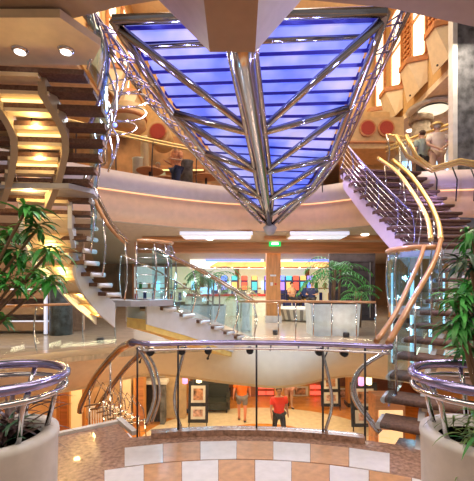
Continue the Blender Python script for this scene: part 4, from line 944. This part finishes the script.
for i,(px,d,lab,pl,sh_,rz) in enumerate(((292,19.4,'bar stool under the person in a peach top','person in peach top and dark trousers seated on a stool right of the column',mat('peach_cloth',(.85,.50,.28),.8),.7),
        (312,18.5,'bar stool right of the peach-topped person','person in dark clothes seated near the box planter palm',navy,-.4),(305,20.5,'bar stool in front of the gaming machines','person in blue seated at the gaming machines',mat('blue_cloth',(.05,.10,.35),.8),PI))):
    x=(px-CX)/F*d
    stool(x,d,lab)
    person((x,d,ZM-.05), rz, pl, sh_, black, hb, 'sit', armpose='bent', sk=skin)
x=(282-CX)/F*18.6; stool(x,18.6,'empty yellow bar stool just right of the column')

# ------------------------------------------------------------ lights
def area(name, loc, size, power, col, rot=(0,0,0), sy=None, spread=None):
    l = bpy.data.lights.new(name, 'AREA'); l.energy = power; l.color = col; l.size = size
    if sy: l.shape = 'RECTANGLE'; l.size_y = sy
    o = bpy.data.objects.new(name, l); o.location = loc; o.rotation_euler = rot; C.objects.link(o); return o
def point(name, loc, power, col, r=.08):
    l = bpy.data.lights.new(name, 'POINT'); l.energy = power; l.color = col; l.shadow_soft_size = r
    o = bpy.data.objects.new(name, l); o.location = loc; C.objects.link(o); return o
warm = (1,.78,.50)
area('atrium_ceiling_light', (0,11,13.8), 8, 900, (1,.84,.62))
area('near_downlight', (0,1.5,4.5), 3, 95, (1,.84,.68))  # added fill above the camera, lights the foreground
area('near_downlight_left', (-3.5,2.0,4.6), 2, 45, (1,.84,.68))  # extra fill added to brighten the left foreground plant
area('stair_downlight_right', (4.6,5.2,4.9), 1.2, 90, (1,.86,.74))  # added fill, no fixture, for the dark treads of the right flight
area('stair_downlight_left', (-1.2,6.2,4.9), .8, 95, (.95,.92,1))
area('near_downlight_right', (3.8,2.5,4.6), 2, 60, (1,.84,.68))  # unseen fill that lifts the lower right stairs
area('main_deck_light', (2,17,3.4), 8, 430, (1,.88,.70), sy=4)
area('main_deck_back_light', (0,23,3.4), 10, 260, (1,.9,.72), sy=5)
area('main_deck_front_light', (0,12.3,3.3), 8, 150, (.95,.92,1), sy=1)
area('main_deck_left_light', (-6.5,10,3.4), 3, 80, warm, sy=3)
area('upper_lounge_light_right', (8.3,13.5,8.1), 3, 190, (1,.82,.56), sy=6)
area('upper_lounge_light_left', (-6.0,13.5,8.1), 2.5, 80, (1,.70,.38), sy=4)
area('upper_front_light', (5.6,9.0,8.2), 1.2, 110, (1,.86,.68))  # added to brighten the two standing men from the front
area('gallery_light', (1,12.5,13.5), 8, 260, (1,.78,.45), sy=4)
area('landing_edge_light', (0,4.75,-.45), 5, 60, (1,.84,.52), rot=(PI/2,0,0), sy=.15)  # unseen strip added to brighten the cream lower fascia
area('lower_deck_light', (.8,13.8,-1.0), 7, 200, (1,.72,.40), sy=4)
area('lower_deck_front_light', (0,10.8,-1.1), 6, 60, (1,.75,.45), sy=1)
area('lower_deck_left_light', (-4.6,12.4,-1.0), 2.5, 60, (1,.76,.45), sy=2)
for i,q in enumerate([PB[1],PB[3],PB[5],PB[7]]): point('stair_lamp', q+V(0,0,-.42), 14, (1,.66,.22), .05)
for i,q in enumerate([PA[2],PA[5]]): point('stair_lamp', q+V(0,0,-.45), 12, (1,.66,.22), .05)
for i,q in enumerate([PC[1],PC[4],PC[6]]): point('stair_lamp', q+V(0,0,-.25), 11, (1,.66,.25), .05)
for q,pw in ((W(118,120,6.0),12),(W(120,60,6.0),10),(W(380,215,7.0),90),(W(350,165,9.0),45),(W(440,195,8.6),40),(W(415,300,7.8),30),(W(415,330,7.2),18),(W(165,275,8.0),40),(W(205,300,9.4),25)):
    point('blue_lamp', q, pw, (.46,.42,1) if q.z > 2.3 else (.45,.8,1), .06)
for px in (150,200,300,350): point('canopy_lamp', W(px,45,5.9)+V(0,0,-.35), 10, (.35,.4,1), .05)
for i,(x,y) in enumerate(((-3.6,9.2),(-1.2,10.4),(1.2,10.9),(3.2,10.3))):  # uplighters added to wash the upper fascia from below
    t = thing('floor_uplighter', (x,y+.6,ZM), ['small floor uplighter at far left behind the main deck rail','small floor uplighter near the left stair foot','small floor uplighter left of the box planter','small floor uplighter right of the box planter'][i], 'light')
    MB().lathe([(.09,0),(.10,.10),(.08,.14)],(x,y+.6,ZM),14).build('housing', darkmet, t)
    point('uplighter_lamp', V(x,y+.2,ZM+.5), 5 if i == 0 else 12, (1,.66,.45), .06)
w = bpy.data.worlds.new('world'); bpy.context.scene.world = w; w.use_nodes = True
bg = w.node_tree.nodes['Background']; bg.inputs[0].default_value = (1,.86,.74,1); bg.inputs[1].default_value = .24

# ------------------------------------------------------------ camera
cam = bpy.data.cameras.new('camera'); cam.sensor_fit = 'HORIZONTAL'; cam.sensor_width = 36; cam.lens = 36*F/474
cam.shift_y = (HY-240.5)/474; cam.shift_x = 0; cam.clip_start = .05
co = bpy.data.objects.new('camera', cam); co.location = (0,0,EYE); co.rotation_euler = (PI/2,0,0); C.objects.link(co)
sc = bpy.context.scene; sc.camera = co
sc.view_settings.view_transform = 'Standard'; sc.view_settings.look = 'None'; sc.view_settings.exposure = 0.0; sc.view_settings.gamma = 1
sc.view_settings.use_curve_mapping = False
sc.cycles.transparent_max_bounces = 40; sc.cycles.sample_clamp_indirect = 4
for o in C.objects:
    if '_w' in o: del o['_w']
